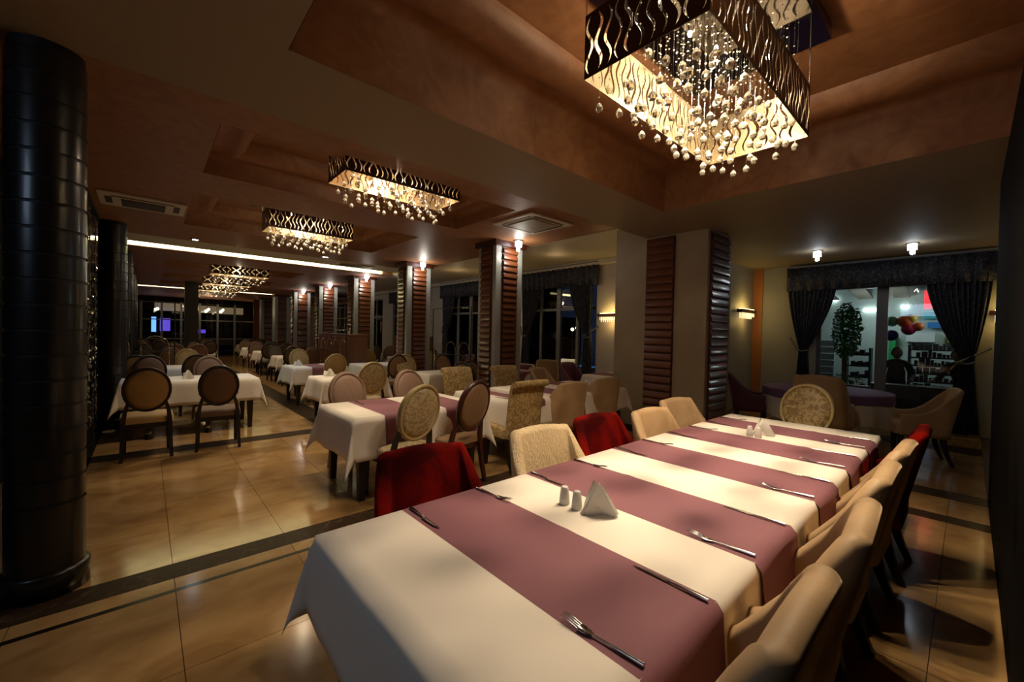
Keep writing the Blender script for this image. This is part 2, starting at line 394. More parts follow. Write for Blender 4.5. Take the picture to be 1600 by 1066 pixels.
pl = [(5.11, 'nearest slim pillar of the row, slatted mahogany under a bright crystal lamp'), (8.11, 'second slim slatted pillar of the row, blue-white edges under its lamp'),
      (11.13, 'third slim slatted pillar of the row, behind the wooden sideboard'), (14.1, 'fourth slim slatted pillar of the row along the hall'), (17.1, 'fifth slim slatted pillar of the row along the hall'),
      (20.2, 'sixth slim slatted pillar, last lit one far down the row'), (23.0, 'farthest slim slatted pillar of the row near the end wall')]
for k, (y, lb) in enumerate(pl):
    n = 28 if k < 2 else (24 if k < 4 else 12)
    z1 = ZC-.10
    pillar(lb, 4.20, y, 4.77, y+.46, 'grey_pillar_paint', ZC, [('y', 0, .30, .1, z1, n), ('x', 0, .26, .1, z1, n)] if k < 5 else [('y', 0, .30, .1, z1, 10)])

# black ringed columns
def column(label, x, y, r=.158):
    t = thing('round_column', label, 'column', (x, y, 0))
    MB().lathe([(0, 0), (r+.02, 0), (r+.02, .125), (r+.012, .135), (0, .135)], 40).obj('plinth', 'black_lacquer', t)
    MB().lathe([(r, .135), (r, .50)], 40).obj('lower_drum', 'black_lacquer', t)
    MB().lathe([(r-.008, .40), (r-.008, ZC)], 40).obj('shaft', 'black_groove', t)
    if 'ring' not in SL:
        SL['ring'] = MB().lathe([(r, .004), (r, .123)], 40).lathe([(r-.008, .004), (r, .004)], 40).lathe([(r, .123), (r-.008, .123)], 40).mesh('ring', 'black_lacquer')
    for i in range(18): ob('ring', SL['ring'], t, (0, 0, .515+.137*i))
    return t
column('large glossy black ringed column at the left edge of the hall', -.414, 3.47)
column('second glossy black ringed column behind the bead curtain', -.36, 8.42)
for k, y in enumerate((11.35, 14.3, 17.3)): column('black ringed column %s along the left side' % ['third', 'fourth', 'fifth'][k], -.34, y)

# bead curtain between the first two columns
random.seed(3)
mb = MB(); mg = MB()
def bead(mb, x, y, z, r, rz=None, n=6):
    rz = rz or r
    vs = [(x, y, z+rz)]+[(x+r*math.cos(2*PI*i/n), y+r*math.sin(2*PI*i/n), z) for i in range(n)]+[(x, y, z-rz)]
    mb.add(vs, [(0, 1+i, 1+(i+1) % n) for i in range(n)]+[(n+1, 1+(i+1) % n, 1+i) for i in range(n)])
for i in range(46):
    y = 3.95+i*.093; x = -.52+random.uniform(-.03, .03)
    mb.tube([(x, y, 2.98), (x, y, .15)], .0025, 4)
    z = 2.9
    while z > .2:
        bead(mg, x, y, z, random.choice((.008, .012, .02)), random.uniform(.012, .05)); z -= random.uniform(.07, .22)
t = thing('bead_curtain', 'glittering crystal bead curtain hanging between the first two black columns', 'bead curtain')
stuff(mb.obj('strand', 'iron', t)); stuff(mg.obj('bead', 'glass_crystal', t)); box('rail', (-.56, 3.9, 2.98), (-.48, 8.25, ZC-.002), 'black_lacquer', t)

# ------------------------------------------------------------------ ceiling fittings
t = thing('air_conditioner', 'square cream ceiling air conditioner above the folded cloth table', 'air conditioner', (3.93, 4.02, ZC))
MB().box(-.39, -.39, -.025, .39, .39, 0).obj('panel', 'ac_plastic', t, bevel=.008); 
MB().box(-.24, -.24, -.038, .24, .24, -.0255).obj('intake_grille', 'pillar_plaster', t)
for a in range(4): ob('air_slot', MB().box(-.27, -.325, -.029, .27, -.285, -.0255).mesh('air_slot', 'ac_grille'), t, (0, 0, 0), a*PI/2)
t = thing('air_conditioner', 'wide cream ceiling air conditioner with dark grille beside the left columns', 'air conditioner', (-.02, 6.82, ZC))
MB().box(-.40, -.33, -.025, .40, .33, 0).obj('panel', 'ac_plastic', t, bevel=.008); MB().box(-.2, -.13, -.034, .2, .22, -.0255).obj('intake_grille', 'ac_grille', t)
for s in (-1, 1): MB().box(s*.31-.03, -.16, -.029, s*.31+.03, .16, -.0255).obj('air_slot', 'ac_grille', t)
MB().box(-.28, -.24, -.029, .28, -.20, -.0255).obj('air_slot', 'ac_grille', t)
t = thing('air_conditioner', 'small ceiling air grille in the cream band near the cove light', 'air conditioner', (3.6, 9.5, ZC))
MB().box(-.4, -.15, -.02, .4, .15, 0).obj('panel', 'ac_plastic', t); MB().box(-.33, -.1, -.026, .33, .1, -.0205).obj('intake_grille', 'ac_grille', t)
for k, (x, y) in enumerate(((.632, 8.93), (2.75, 8.9))):
    t = thing('downlight', ['small round ceiling downlight on the left of the cream ceiling band', 'small round ceiling downlight near the middle of the cream ceiling band'][k], 'downlight', (x, y, ZC))
    MB().lathe([(.045, 0), (.075, 0), (.075, -.012), (.045, -.012)], 20).obj('rim', 'chrome', t)
    MB().lathe([(0, -.008), (.045, -.008)], 20).obj('lens', 'bulb_cool', t)
    light('SPOT', (x, y, ZC-.03), 45, COOL, .03, (0, 0, 0), 1.9, .6)
# crystal lamps at pillar tops
def crystal_lamp(label, x, y, z, power, n=14, r=.06, col=COOL, group=None):
    t = thing('crystal_ceiling_lamp', label, 'ceiling lamp', (x, y, z), 0, group)
    MB().lathe([(0, 0), (r+.02, 0), (r+.02, -.012), (0, -.012)], 16).obj('base_plate', 'chrome', t)
    mb = MB()
    for i in range(n):
        a = 2.4*i; q = r*math.sqrt((i+.5)/n); x_, y_ = q*math.cos(a), q*math.sin(a); l = .19-.13*(q/r)+.02*math.sin(7*i)
        mb.box(x_-.006, y_-.006, -.012-l, x_+.006, y_+.006, -.012)
    mb.obj('crystal_rods', 'lamp_crystal_cool', t)
    light('POINT', (x, y-.03, z-.12-.1), power, col, .05)
for k, (x, y) in enumerate(((4.50, 4.97), (4.46, 7.97), (4.46, 10.99), (4.46, 13.95), (4.46, 16.95))):
    crystal_lamp('bright crystal ceiling lamp in front of the %s slim slatted pillar' % ['first', 'second', 'third', 'fourth', 'fifth'][k], x, y-.05, ZC, [8, 7, 6, 6, 6][k], col=(1, .9, .74))
crystal_lamp('bright white crystal ceiling lamp over the alcove, left one of two', 8.46, 1.758, ZC, 1.6)
crystal_lamp('bright white crystal ceiling lamp over the alcove, right one of two', 8.72, .62, ZC, 1.6)
crystal_lamp('bright crystal lamp on the window bay ceiling beyond the second pillar', 5.75, 11.6, ZC+.22, 3)
crystal_lamp('bright crystal lamp on the window bay ceiling beyond the fourth pillar', 5.75, 18.5, ZC+.22, 3)

# wall sconces
def sconce(label, loc, rz, power=2.2, L=.62):
    t = thing('wall_sconce', label, 'wall lamp', loc, rz)
    MB().box(-L/2, -.11, -.035, L/2, 0, .035).obj('bracket', 'mahogany_frame', t)
    MB().box(-L/2+.06, -.085, .036, L/2-.06, -.02, .05).obj('up_light', 'sconce_glow', t)
    mb = MB()
    for i in range(11):
        for j in range(2):
            mb.box(-L/2+.06+(L-.14)*i/10, -.09+.05*j, -.04-.07-.04*((i*3+j) % 3), -L/2+.072+(L-.14)*i/10, -.078+.05*j, -.036)
    mb.obj('crystal_fringe', 'lamp_crystal_warm', t)
    c, s_ = math.cos(rz), math.sin(rz)
    for dz in (.14, -.2):
        light('POINT', (loc[0]+s_*.16, loc[1]-c*.16, loc[2]+dz), power, (1, .66, .22), .05)
    return t
sconce('glowing wall sconce on the grey alcove wall left of the curtained window', (9.35, 3.17, 2.08), 0, 2.2, .8)
sconce('glowing wall sconce at the right edge of the curtained alcove window', (9.96, -.32, 1.99), -PI/2, 1.4, .25)
sconce('glowing wall sconce on the bay wall beside the massive beige pillar', (7.74, 5.3, 1.97), -PI/2, 2.2, .7)
sconce('glowing wall sconce seen between the second and first slim pillars', (7.74, 8.75, 1.97), -PI/2, 2.2, .55)
sconce('small glowing wall sconce on the far end wall of the hall', (4.9, 26.48, 1.9), 0, 5, .5)

# ------------------------------------------------------------------ chandeliers
def wavy_sheet(Lx, H, n, amp=None, seed=0):
    """sheet in the xz plane, -Lx/2..Lx/2, with n wavy cut slots"""
    rim = .016; zs = [rim+(H-2*rim)*k/14 for k in range(15)]; mb = MB()
    p = Lx/n; amp = amp or p*.32; mb.box(-Lx/2, -.0015, 0, Lx/2, .0015, rim).box(-Lx/2, -.0015, H-rim, Lx/2, .0015, H)
    def edge(i, z, side):
        x0 = -Lx/2+p*(i+.5); ph = PI*((i//3+(i % 5 == 0)) % 2); t = (z-rim)/(H-2*rim)
        x = x0+amp*math.sin(2*PI*t*1.55+ph)
        return x+side*p*(.15+.04*math.sin(i*1.7))*max(0, math.sin(PI*t))**.5
    for i in range(n+1):
        P = []
        for z in zs:
            a = edge(i-1, z, 1) if i > 0 else -Lx/2
            b = edge(i, z, -1) if i < n else Lx/2
            if b < a+.002: b = a+.002
            P.append([(a, z), (b, z)])
        for s in (-1, 1): mb.grid([[(a[0], s*.0015, a[1]), (b[0], s*.0015, b[1])] for a, b in P], 0, False)
        for e in (0, 1): mb.grid([[(q[e][0], -.0015, q[e][1]), (q[e][0], .0015, q[e][1])] for q in P], 0, False)
    # outer skin bronze (y < 0), inner gold
    for k, f in enumerate(mb.f):
        if all(mb.v[i][1] > .001 for i in f): mb.m[k] = 1
    return mb.mesh('side_sheet', ['bronze_sheet', 'gold_sheet'])
def drop_mesh(r):
    mb = MB().lathe([(0, r*1.45), (r*.25, r*1.2), (r*.72, r*.72), (r, 0), (r*.72, -r*.70), (.001, -r)], 8, sm=False)
    return mb.mesh('crystal_drop', 'glass_crystal')
DROP = {}
def chandelier(label, cx, cy, zb, L, W, H, zt, nx, ny, rdrop, power, nw=16, can=(1, 1), bulbs=6, detail=True, light_r=.04):
    t = thing('chandelier', label, 'chandelier', (cx, cy, zb))
    a = wavy_sheet(L, H, nw); b = wavy_sheet(W, H, max(4, int(nw*W/L)))
    ob('side_sheet', a, t, (0, -W/2, 0), 0); ob('side_sheet', a, t, (0, W/2, 0), PI)
    ob('side_sheet', b, t, (-L/2, 0, 0), -PI/2); ob('side_sheet', b, t, (L/2, 0, 0), PI/2)
    CL, CW = can; hz = zt-zb
    MB().box(-CL/2, -CW/2, hz-.07, CL/2, CW/2, hz).obj('canopy', 'smoked_mirror', t)
    mb = MB()
    for sx in (-1, 1):
        for sy in (-1, 1): mb.tube([(sx*L/2*.995, sy*W/2*.99, H-.01), (sx*L/2*.995, sy*W/2*.99, hz-.02)], .0035, 6)
    mb.obj('suspension_rods', 'steel', t)
    random.seed(int(L*100)+nx)
    wires = MB(); beads = MB(); key = round(rdrop, 4)
    if key not in DROP: DROP[key] = drop_mesh(rdrop)
    alld = MB()
    for i in range(nx):
        for j in range(ny):
            x = -L/2*.90+L*.90*(i+.5*(j % 2)*.9)/(nx-.5); y = -W/2*.86+W*.86*j/(ny-1)
            x += random.uniform(-.006, .006); y += random.uniform(-.006, .006)
            e = max(abs(x)/(L/2), abs(y)/(W/2)); z = -.015-.042*((2*i+3*j) % 5)+random.uniform(-.012, .012) if (i+2*j) % 5 else random.uniform(.03, .16)
            wires.tube([(x, y, hz-.07), (x, y, z+rdrop)], .0006, 3, cap=False)
            zz = z+.06
            while zz < hz-.1:
                if random.random() < .62: bead(beads, x, y, zz, .006 if detail else .009, .0045, 6)
                zz += .055
            if detail: ob('crystal_drop', DROP[key], t, (x, y, z))
            else: bead(alld, x, y, z, rdrop, rdrop*1.1, 6)
    stuff(wires.obj('crystal_wires', 'steel', t)); stuff(beads.obj('crystal_beads', 'bead_lit', t))
    if not detail: stuff(alld.obj('crystal_drop', 'glass_crystal', t))
    mbb = MB()
    for k in range(bulbs):
        x = -L/2*.75+L*.75*k/(bulbs-1); y = W*.2*(1 if k % 2 else -1)
        z = hz-.12
        q = MB().lathe([(0, .02), (.012, .012), (.014, 0), (.01, -.015), (0, -.02)], 10)
        o = q.obj('bulb', 'bulb', t, (x, y, z))
        MB().lathe([(.013, .02), (.013, .055)], 8).obj('socket', 'chrome', o)
        light('SPOT', (cx+x, cy+y, zb+z-.03), power/bulbs, GOLD, light_r, (0, 0, 0), 1.95, 1.0)
    light('POINT', (cx, cy, zb+H*.55), power*.07, GOLD, .06)
    return t
chandelier('largest crystal chandelier with wavy cut bronze shade above the long striped table', 2.585, 1.11, 2.90, 1.60, .67, .345, ZC+.545, 17, 7, .023, 620, 28, (1.56, .9), 7, light_r=.02)
chandelier('second crystal chandelier, in the terracotta ceiling tray past the beam', 1.885, 3.88, 2.90, 1.19, .46, .28, ZC+.295, 17, 6, .021, 280, 24, (1.4, .5), 5)
chandelier('third crystal chandelier, smaller behind the second and before the cream band', 1.81, 6.6, 2.90, 1.14, .44, .28, ZC+.295, 17, 6, .021, 280, 24, (1.4, .5), 5)
for k, (x, y) in enumerate(((1.75, 12.2), (1.85, 15.1), (1.9, 17.8))):
    chandelier(['first', 'second', 'third'][k]+' of the dim crystal chandeliers beyond the yellow cove light', x, y, 2.80, 1.2, .45, .24, ZC+.215, 12, 4, .03, 170, 12, (1.3, .45), 3, detail=False, light_r=.05)
# ------------------------------------------------------------------ fabrics: cloths and runners
def fold(a, amp, k): return amp*(math.sin(k*a)+.5*math.sin(2.3*k*a+1))
def cloth(name, x0, y0, x1, y1, z, D, mat_='tablecloth', nu=26, nv=16, amp=.012, flare=.24):
    """rectangular cloth: flat top, hanging skirt with soft folds and pointed flared corners"""
    rr = .015
    us = [-D+D*i/7 for i in range(7)]+[(x1-x0)*i/nu for i in range(nu+1)]+[(x1-x0)+D*(i+1)/7 for i in range(7)]
    vs = [-D+D*i/7 for i in range(7)]+[(y1-y0)*i/nv for i in range(nv+1)]+[(y1-y0)+D*(i+1)/7 for i in range(7)]
    P = []
    for u in us:
        row = []
        for v in vs:
            dx = -u if u < 0 else (u-(x1-x0) if u > x1-x0 else 0); dy = -v if v < 0 else (v-(y1-y0) if v > y1-y0 else 0)
            sx = -1 if u < 0 else 1; sy = -1 if v < 0 else 1
            bx = min(max(u, 0), x1-x0)+x0; by = min(max(v, 0), y1-y0)+y0
            if dx == 0 and dy == 0: row.append((bx, by, z)); continue
            r = math.hypot(dx, dy); th = math.atan2(dy, dx) if dx > 0 else PI/2
            s2 = math.sin(2*th)
            out = .05+flare*s2*s2
            rho = min(r, rr)*.8+out*max(0, r-rr)
            if s2 < .01:
                q = (by if dx > 0 else bx); rho += fold(q*1.0+sx*.7, amp, 9)*r/D+amp*r/D
                cdist = min(abs(v), abs(y1-y0-v)) if dx > 0 else min(abs(u), abs(x1-x0-u))
                th2 = 0 if dx > 0 else PI/2
            else: th2 = PI/4+(th-PI/4)*(1-.45*s2)
            drop = max(0, r-rr*.4)*math.sqrt(max(.1, 1-out*out)) if r > rr*.4 else 0
            X = bx+sx*rho*math.cos(th2)*(dx > 0); Y = by+sy*rho*math.sin(th2)*(dy > 0)
            row.append((X, Y, z-drop))
        P.append(row)
    return MB().grid(P, 0, True).mesh(name, mat_)
def add_cloth(label, x0, y0, x1, y1, z, D, group=None, **k):
    cx, cy = (x0+x1)/2, (y0+y1)/2
    o = ob('tablecloth', cloth('tablecloth', x0-cx, y0-cy, x1-cx, y1-cy, .003, D, **k), None, (cx, cy, z))
    s = o.modifiers.new('thick', 'SOLIDIFY'); s.thickness = .0015; s.offset = 1
    return tag(o, label, 'tablecloth', group)
def runner(label, x0, x1, y0, y1, z, D, group=None, m='purple_cloth', wr=0):
    """strip across the table (along y) hanging at both ends"""
    P = []; L = y1-y0; n = 24
    ts = [-D+D*i/8 for i in range(8)]+[L*i/n for i in range(n+1)]+[L+D*(i+1)/8 for i in range(8)]
    random.seed(int(x0*100)); r1, r2 = random.uniform(.2, .8), random.uniform(-.3, .3)
    for t in ts:
        row = []
        for k in range(13):
            x = x0+(x1-x0)*k/12-(x0+x1)/2; s = k/12
            d = -t if t < 0 else (t-L if t > L else 0); sy = -1 if t < 0 else 1
            yb = min(max(t, 0), L)-L/2
            zz = .0062
            if d == 0:
                q = (t/L-r1)-r2*(s-.5); zz += .0035*math.exp(-(q/.012)**2)+.0025*math.exp(-((s-.55-.3*(t/L-.5))/.03)**2)*(.3 if r2 > 0 else 0)
                if s in (0.0, 1.0): zz -= .0015
            out = min(d, .012)*.9+.06*max(0, d-.012)+.012*math.sin(9*x+3*x0)*d/D+.012*(d/D)
            row.append((x, yb+sy*(out+(.008 if d > 0 else 0)), zz-max(0, d-.006)))
        P.append(row)
    o = ob('table_runner', MB().grid(P, 0, True).mesh('table_runner', m), None, ((x0+x1)/2, (y0+y1)/2, z))
    return tag(o, label, 'table runner', group)
def table(label, x0, y0, x1, y1, z, group=None, legs=None):
    t = thing('dining_table', label, 'table', ((x0+x1)/2, (y0+y1)/2, 0), 0, group); hx, hy = (x1-x0)/2, (y1-y0)/2
    MB().box(-hx+.004, -hy+.004, z-.035, hx-.004, hy-.004, z).obj('tabletop', 'dark_wood', t)
    MB().box(-hx+.06, -hy+.06, z-.11, hx-.06, hy-.06, z-.035).obj('apron', 'dark_wood', t)
    lm = MB().taper(0, 0, 0, z-.035, .026, .045).mesh('leg', 'dark_wood')
    for sx in (-1, 1):
        for sy in (-1, 1): ob('leg', lm, t, (sx*(hx-.10), sy*(hy-.08), 0))
    if hx > 1.2:
        for sy in (-1, 1): ob('leg', lm, t, (0, sy*(hy-.08), 0))
    return t

TZ = .745
table('long dining table under the striped cloth in the foreground', .47, .465, 4.39, 1.575, TZ)
add_cloth('white cloth covering the long foreground table, hanging point at its near corner', .468, .463, 4.392, 1.577, TZ, .285, nu=50, amp=.006)
RX = [(.81, 1.22), (1.53, 1.95), (2.33, 2.72), (3.045, 3.46), (3.735, 4.105)]
ordn = ['nearest', 'second', 'third', 'fourth', 'farthest']
for k, (a, b) in enumerate(RX):
    runner('%s of the five plum purple runners across the long foreground table' % ordn[k], a, b, .463, 1.577, TZ, .26)

# ------------------------------------------------------------------ cutlery
def knife_build(t):
    mb = MB(); P = []
    for i in range(13):
        u = i/12; y = .118-.118*0+u*.12
        wd = .0095*(1-max(0, (u-.55)/.45)**2.2); P.append([(-.0045, y, .0012), (-.0045+wd+.006*(1-u*.6), y, .0016), (-.0045+wd+.006*(1-u*.6), y, .0026), (-.0045, y, .0030)])
    mb.grid(P, 0, True, cv=True).obj('blade', 'steel', t)
    MB().tube([(0, 0, .0045), (0, .03, .0055), (0, .09, .0045), (0, .122, .003)], [.0052, .0056, .0042, .003], 8).obj('handle', 'steel', t)
def fork_build(t):
    MB().tube([(0, 0, .004), (0, .05, .0045), (0, .10, .004), (0, .135, .0035)], [.0062, .005, .003, .0028], 8).obj('handle', 'steel', t)
    mb = MB(); P = []
    for y, wd, z in ((.133, .003, .0045), (.143, .009, .003), (.155, .0125, .0022), (.168, .0125, .003), (.176, .0125, .005)):
        P.append([(-wd, y, z+.0012), (0, y, z), (wd, y, z+.0012), (wd, y, z+.0025), (0, y, z+.0014), (-wd, y, z+.0025)])
    mb.grid(P, 0, True, cv=True)
    for k in range(4):
        x = -.0108+.0072*k; mb.tube([(x, .174, .0055), (x, .195, .0105), (x, .215, .0135), (x*.97, .228, .0125)], [.0017, .0015, .0013, .0008], 5)
    mb.obj('tines', 'steel', t)
KN = copies('knife', knife_build); FK = copies('fork', fork_build)
GR = 'cutlery on the long striped table'
for k, (a, b) in enumerate(RX):
    nm = ['nearest', 'second nearest', 'middle', 'second farthest', 'farthest'][k]
    jt = random.uniform(-.02, .02)
    zt = TZ+.008
    FK(thing('fork', 'steel fork on the right end of the %s purple runner' % nm, 'fork', (a+.035, .462+.01, zt), .08+jt, GR))
    KN(thing('knife', 'steel knife on the right end of the %s purple runner' % nm, 'knife', (b-.03, .462+.012, zt), -.02+jt, GR))
    KN(thing('knife', 'steel knife on the left end of the %s purple runner' % nm, 'knife', (a+.032, 1.568, zt), PI-.03+jt, GR))
    FK(thing('fork', 'steel fork on the left end of the %s purple runner' % nm, 'fork', (b-.03, 1.566, zt), PI+.10+jt, GR))

# ------------------------------------------------------------------ table-top ceramics
def shaker_build(t):
    MB().lathe([(0, 0), (.021, 0), (.0235, .004), (.022, .03), (.017, .068), (.0155, .075), (.012, .079), (0, .080)], 24).obj('body', 'ceramic', t)
    mb = MB()
    for i in range(3): mb.lathe([(0, .0806), (.0012, .0806)], 6, .005*math.cos(2.1*i), .005*math.sin(2.1*i))
    mb.obj('holes', 'black_groove', t)
def napkins_build(t):
    P = []
    for s in (-.016, .016):
        P.append([(.06*math.cos(PI*i/14), s, .072*math.sin(PI*i/14)) for i in range(15)])
    mb = MB().grid(P, 0, False); mb.add([p for p in P[0]], [tuple(range(15))]); mb.add([p for p in P[1]], [tuple(range(14, -1, -1))])
    mb.obj('holder', 'ceramic', t)
    for k in range(9):
        y = 0; dy = 0; an = (k-3)*.13; h = .128+.006*math.sin(k*2.3); o = .008*math.sin(k*1.7)
        vs = [(-.074+o, y+dy, .004+.004*(k % 3)), (.074+o, y+dy, .004+.003*(k % 2)), (o, y*.35, h)]
        ca, sa = math.cos(an), math.sin(an); off = (k-4)*.0028; vs = [((p_[0]+.05)*ca-.05-(p_[1])*sa, (p_[0]+.05)*sa+off, p_[2]) for p_ in vs]
        n = 6; PP = []
        for i in range(n+1):
            q = i/n
            l = [vs[0][m]*(1-q)+vs[2][m]*q for m in range(3)]; r = [vs[1][m]*(1-q)+vs[2][m]*q for m in range(3)]
            bow = .008*math.sin(PI*q)*(1 if k > 4 else -1)
            PP.append([(l[0], l[1]+bow, l[2]), ((l[0]+r[0])/2, l[1]+bow*1.3, l[2]), (r[0], r[1]+bow, r[2])])
        sh = MB().grid(PP, 0, True); sh.grid([[(x, y+.0012, z) for x, y, z in r] for r in PP], 0, True)
        sh.obj('napkin', 'paper', t)
SH = copies('shaker', shaker_build); NP = copies('napkins', napkins_build)
def place_set(x, y, z, where, rz=0, sp=((-.03, .07), (-.035, .14))):
    NP(thing('napkin_holder', 'holder with fanned paper napkins %s' % where, 'napkin holder', (x, y, z), rz))
    for k, (dx, dy) in enumerate(sp):
        SH(thing('shaker', 'white %s shaker %s' % (['salt', 'pepper'][k], where), 'shaker', (x+dx, y+dy, z)))
place_set(1.43, 1.03, TZ+.005, 'on the near end of the long striped table', -.55, ((-.035, .085), (-.035, .155)))
place_set(3.60, 1.06, TZ+.005, 'on the far end of the long striped table', -.9, ((-.10, .0), (-.10, .06)))

# ------------------------------------------------------------------ chairs (all face +y, origin on the floor under the seat)
def leg_set(t, hw, yf, yb, z, m='dark_wood', splay=.03, back_dy=-.09, a=.018, b=.030, share={}):
    if 'f' not in share:
        share['f'] = MB().taper(0, 0, 0, 1, .65, 1).mesh('leg', m)
    for sx in (-1, 1):
        ob('leg', MB().taper(0, 0, 0, z, a, b, sx*splay*.3, .0).mesh('leg', m), t, (sx*hw, yf, 0))
        # rear legs curve backwards
        P = []
        for i in range(6):
            q = i/5; r = a+(b-a)*q; yy = back_dy*(1-q)**1.8; xx = sx*splay*.3*(1-q)
            P.append([(xx-r, yy-r, z*q), (xx+r, yy-r, z*q), (xx+r, yy+r, z*q), (xx-r, yy+r, z*q)])
        mb = MB().grid(P, 0, False, cv=True); mb.add(P[0], [(0, 1, 2, 3)])
        mb.obj('leg', m, t, (sx*hw, yb, 0))
def cushion(mb, x0, y0, x1, y1, z0, z1, r=.03, crown=.015, n=8):
    P = []
    prof = [(0, z0), (0, z1-r), (r*.3, z1-r*.3), (r, z1)]
    for d, z in prof: P.append(rr_loop(x0+d, y0+d, x1-d, y1-d, max(.01, .06-d), z))
    for q in (.35, .7, 1):
        cx, cy = (x0+x1)/2, (y0+y1)/2; P.append([(px+(cx-px)*q*.999, py+(cy-py)*q*.999, z1+crown*(1-(1-q)**2)) for px, py, _ in rr_loop(x0+r, y0+r, x1-r, y1-r, .03, z1)])
    mb.grid(P, 0, True, cv=True); mb.add(P[0], [tuple(range(len(P[0])))])
    return mb
def rr_loop(x0, y0, x1, y1, r, z, n=4):
    out = []
    for cx, cy, a0 in ((x1-r, y1-r, 0), (x0+r, y1-r, PI/2), (x0+r, y0+r, PI), (x1-r, y0+r, 1.5*PI)):
        for i in range(n+1):
            a = a0+PI/2*i/n; out.append((cx+r*math.cos(a), cy+r*math.sin(a), z))
    return out
def tub_build(fab, legm='dark_wood', H=.92, POW=8, TH=.036):
    def f(t):
        cushion(MB(), -.235, -.19, .235, .26, .34, .475).obj('seat', fab, t)
        # shell: U plan, high back falling in a sweep to low arms
        hw, yb, yf, rc, th = .24, -.235, .20, .06, TH
        path = []
        for i in range(7): path.append((-hw, yf+(yb+rc-yf)*i/7, -1, 0))
        for i in range(7):
            a = PI+PI/2*i/6; path.append((-hw+rc+rc*math.cos(a), yb+rc+rc*math.sin(a), math.cos(a), math.sin(a)))
        for i in range(1, 6): path.append((-hw+rc+(2*hw-2*rc)*i/6, yb, 0, -1))
        for i in range(7):
            a = 1.5*PI+PI/2*i/6; path.append((hw-rc+rc*math.cos(a), yb+rc+rc*math.sin(a), math.cos(a), math.sin(a)))
        for i in range(1, 8): path.append((hw, yb+rc+(yf-yb-rc)*i/7, 1, 0))
        P = []
        for x, y, nx, ny in path:
            q = min(1, max(0, (yf-y)/(yf-yb-.02))); s = q**POW
            h = .60+(H-.60)*s
            if ny < -.99: h += .012*(1-(x/.16)**2)
            h -= .03*(1-abs(ny))*(1 if abs(nx) < .999 else 0)*.5
            back = s
            def pt(off, z):
                l = max(0, z-.42)/.55; lean = .115*l*back; w_ = .045*l*(1-abs(ny))*0
                tw = 1-.08*l*back
                return ((x+nx*off)*tw, y+ny*off-lean*1.0, z)
            ring = []
            for k in range(7): ring.append(pt(th, .33+(h-.035-.33)*k/6))
            for a in (.35, .75, 1.2, 1.57, 1.95, 2.4, 2.8): ring.append(pt(th*math.cos(a), h-.035+.035*math.sin(a)))
            for k in range(7):
                z = h-.035-(h-.035-.36)*k/6
                puff = .010*math.sin(PI*k/6)*back
                ring.append(pt(-th-puff, z))
            P.append(ring)
        mb = MB().grid(P, 0, True, cv=True)
        n = len(P[0]); mb.add(P[0], [tuple(range(n))], 0, True); mb.add(P[-1], [tuple(range(n-1, -1, -1))], 0, True)
        mb.obj('backrest', fab, t)
        leg_set(t, .20, .19, -.19, .345, legm)
    return f
def oval_build(fab, frame='dark_wood', pipe=None, H=1.05, RW=.21, RH=.255, seatfab=None):
    def f(t):
        cushion(MB(), -.235, -.20, .235, .23, .40, .485).obj('seat', seatfab or fab, t)
        MB().box(-.215, -.19, .345, .215, .21, .40).obj('seat_rail', frame if frame != 'gold_frame' else 'dark_wood', t)
        cz = H-RH; n = 40; yb = -.235
        def pt(a, k, y):
            z = cz+RH*k*math.sin(a); lean = .12*(z-.5)/.5
            return (RW*k*math.cos(a), yb+y-lean, z)
        P = []
        for k, y in ((1, .012), (1.0, -.022), (.97, -.032), (.90, -.032), (.88, -.022), (.88, .022), (.90, .032), (.97, .032)):
            P.append([pt(2*PI*i/n, k, y) for i in range(n)])
        MB().grid(P, 0, True, cv=True, cu=True).obj('back_frame', frame, t)
        P = []
        for k, y in ((.02, -.045), (.4, -.043), (.7, -.036), (.88, -.024), (.89, 0), (.88, .024), (.7, .040), (.4, .048), (.02, .05)):
            P.append([pt(2*PI*i/n, k, y) for i in range(n)])
        MB().grid(P, 0, True, cv=True).obj('back_pad', fab, t)
        lw = frame if frame != 'gold_frame' else 'dark_wood'
        for sx in (-1, 1):
            mb = MB(); P = []
            for z, y, x, r in ((0, -.275, .215, .016), (.2, -.235, .205, .019), (.42, -.205, .20, .021), (.55, -.228, .185, .019), (.66, -.262, .155 if RW < .3 else .2, .017), (.70, -.275, .19, .012)):
                P.append([(sx*x-r, y-r, z), (sx*x+r, y-r, z), (sx*x+r, y+r, z), (sx*x-r, y+r, z)])
            mb.grid(P, 0, False, cv=True); mb.add(P[0], [(0, 1, 2, 3)]); mb.add(P[-1], [(3, 2, 1, 0)]); mb.obj('leg', lw, t)
            MB().taper(0, 0, 0, .36, .015, .023).obj('leg', lw, t, (sx*.20, .19, 0))
    return f
def scroll_build(fab):
    def f(t):
        cushion(MB(), -.235, -.20, .235, .24, .36, .48).obj('seat', fab, t)
        P = []
        for k in range(9):
            x = -.235+.47*k/8; ring = []; e = .018*(abs(x)/.235)**2
            pf = [(-.20, .36), (-.215, .5), (-.235, .7), (-.262, .86), (-.285, .93), (-.315, .975), (-.355, .99), (-.385, .97), (-.385, .935), (-.36, .92), (-.335, .925), (-.315, .90), (-.295, .80), (-.275, .65), (-.265, .5), (-.26, .36)]
            for y, z in pf: ring.append((x*(1+.06*(z-.4)), y+e, z+.02-e*.6))
            P.append(ring)
        mb = MB().grid(P, 0, True, cv=True); n = len(P[0]); mb.add(P[0], [tuple(range(n))]); mb.add(P[-1], [tuple(range(n-1, -1, -1))])
        mb.obj('backrest', fab, t); leg_set(t, .20, .19, -.2, .365)
    return f
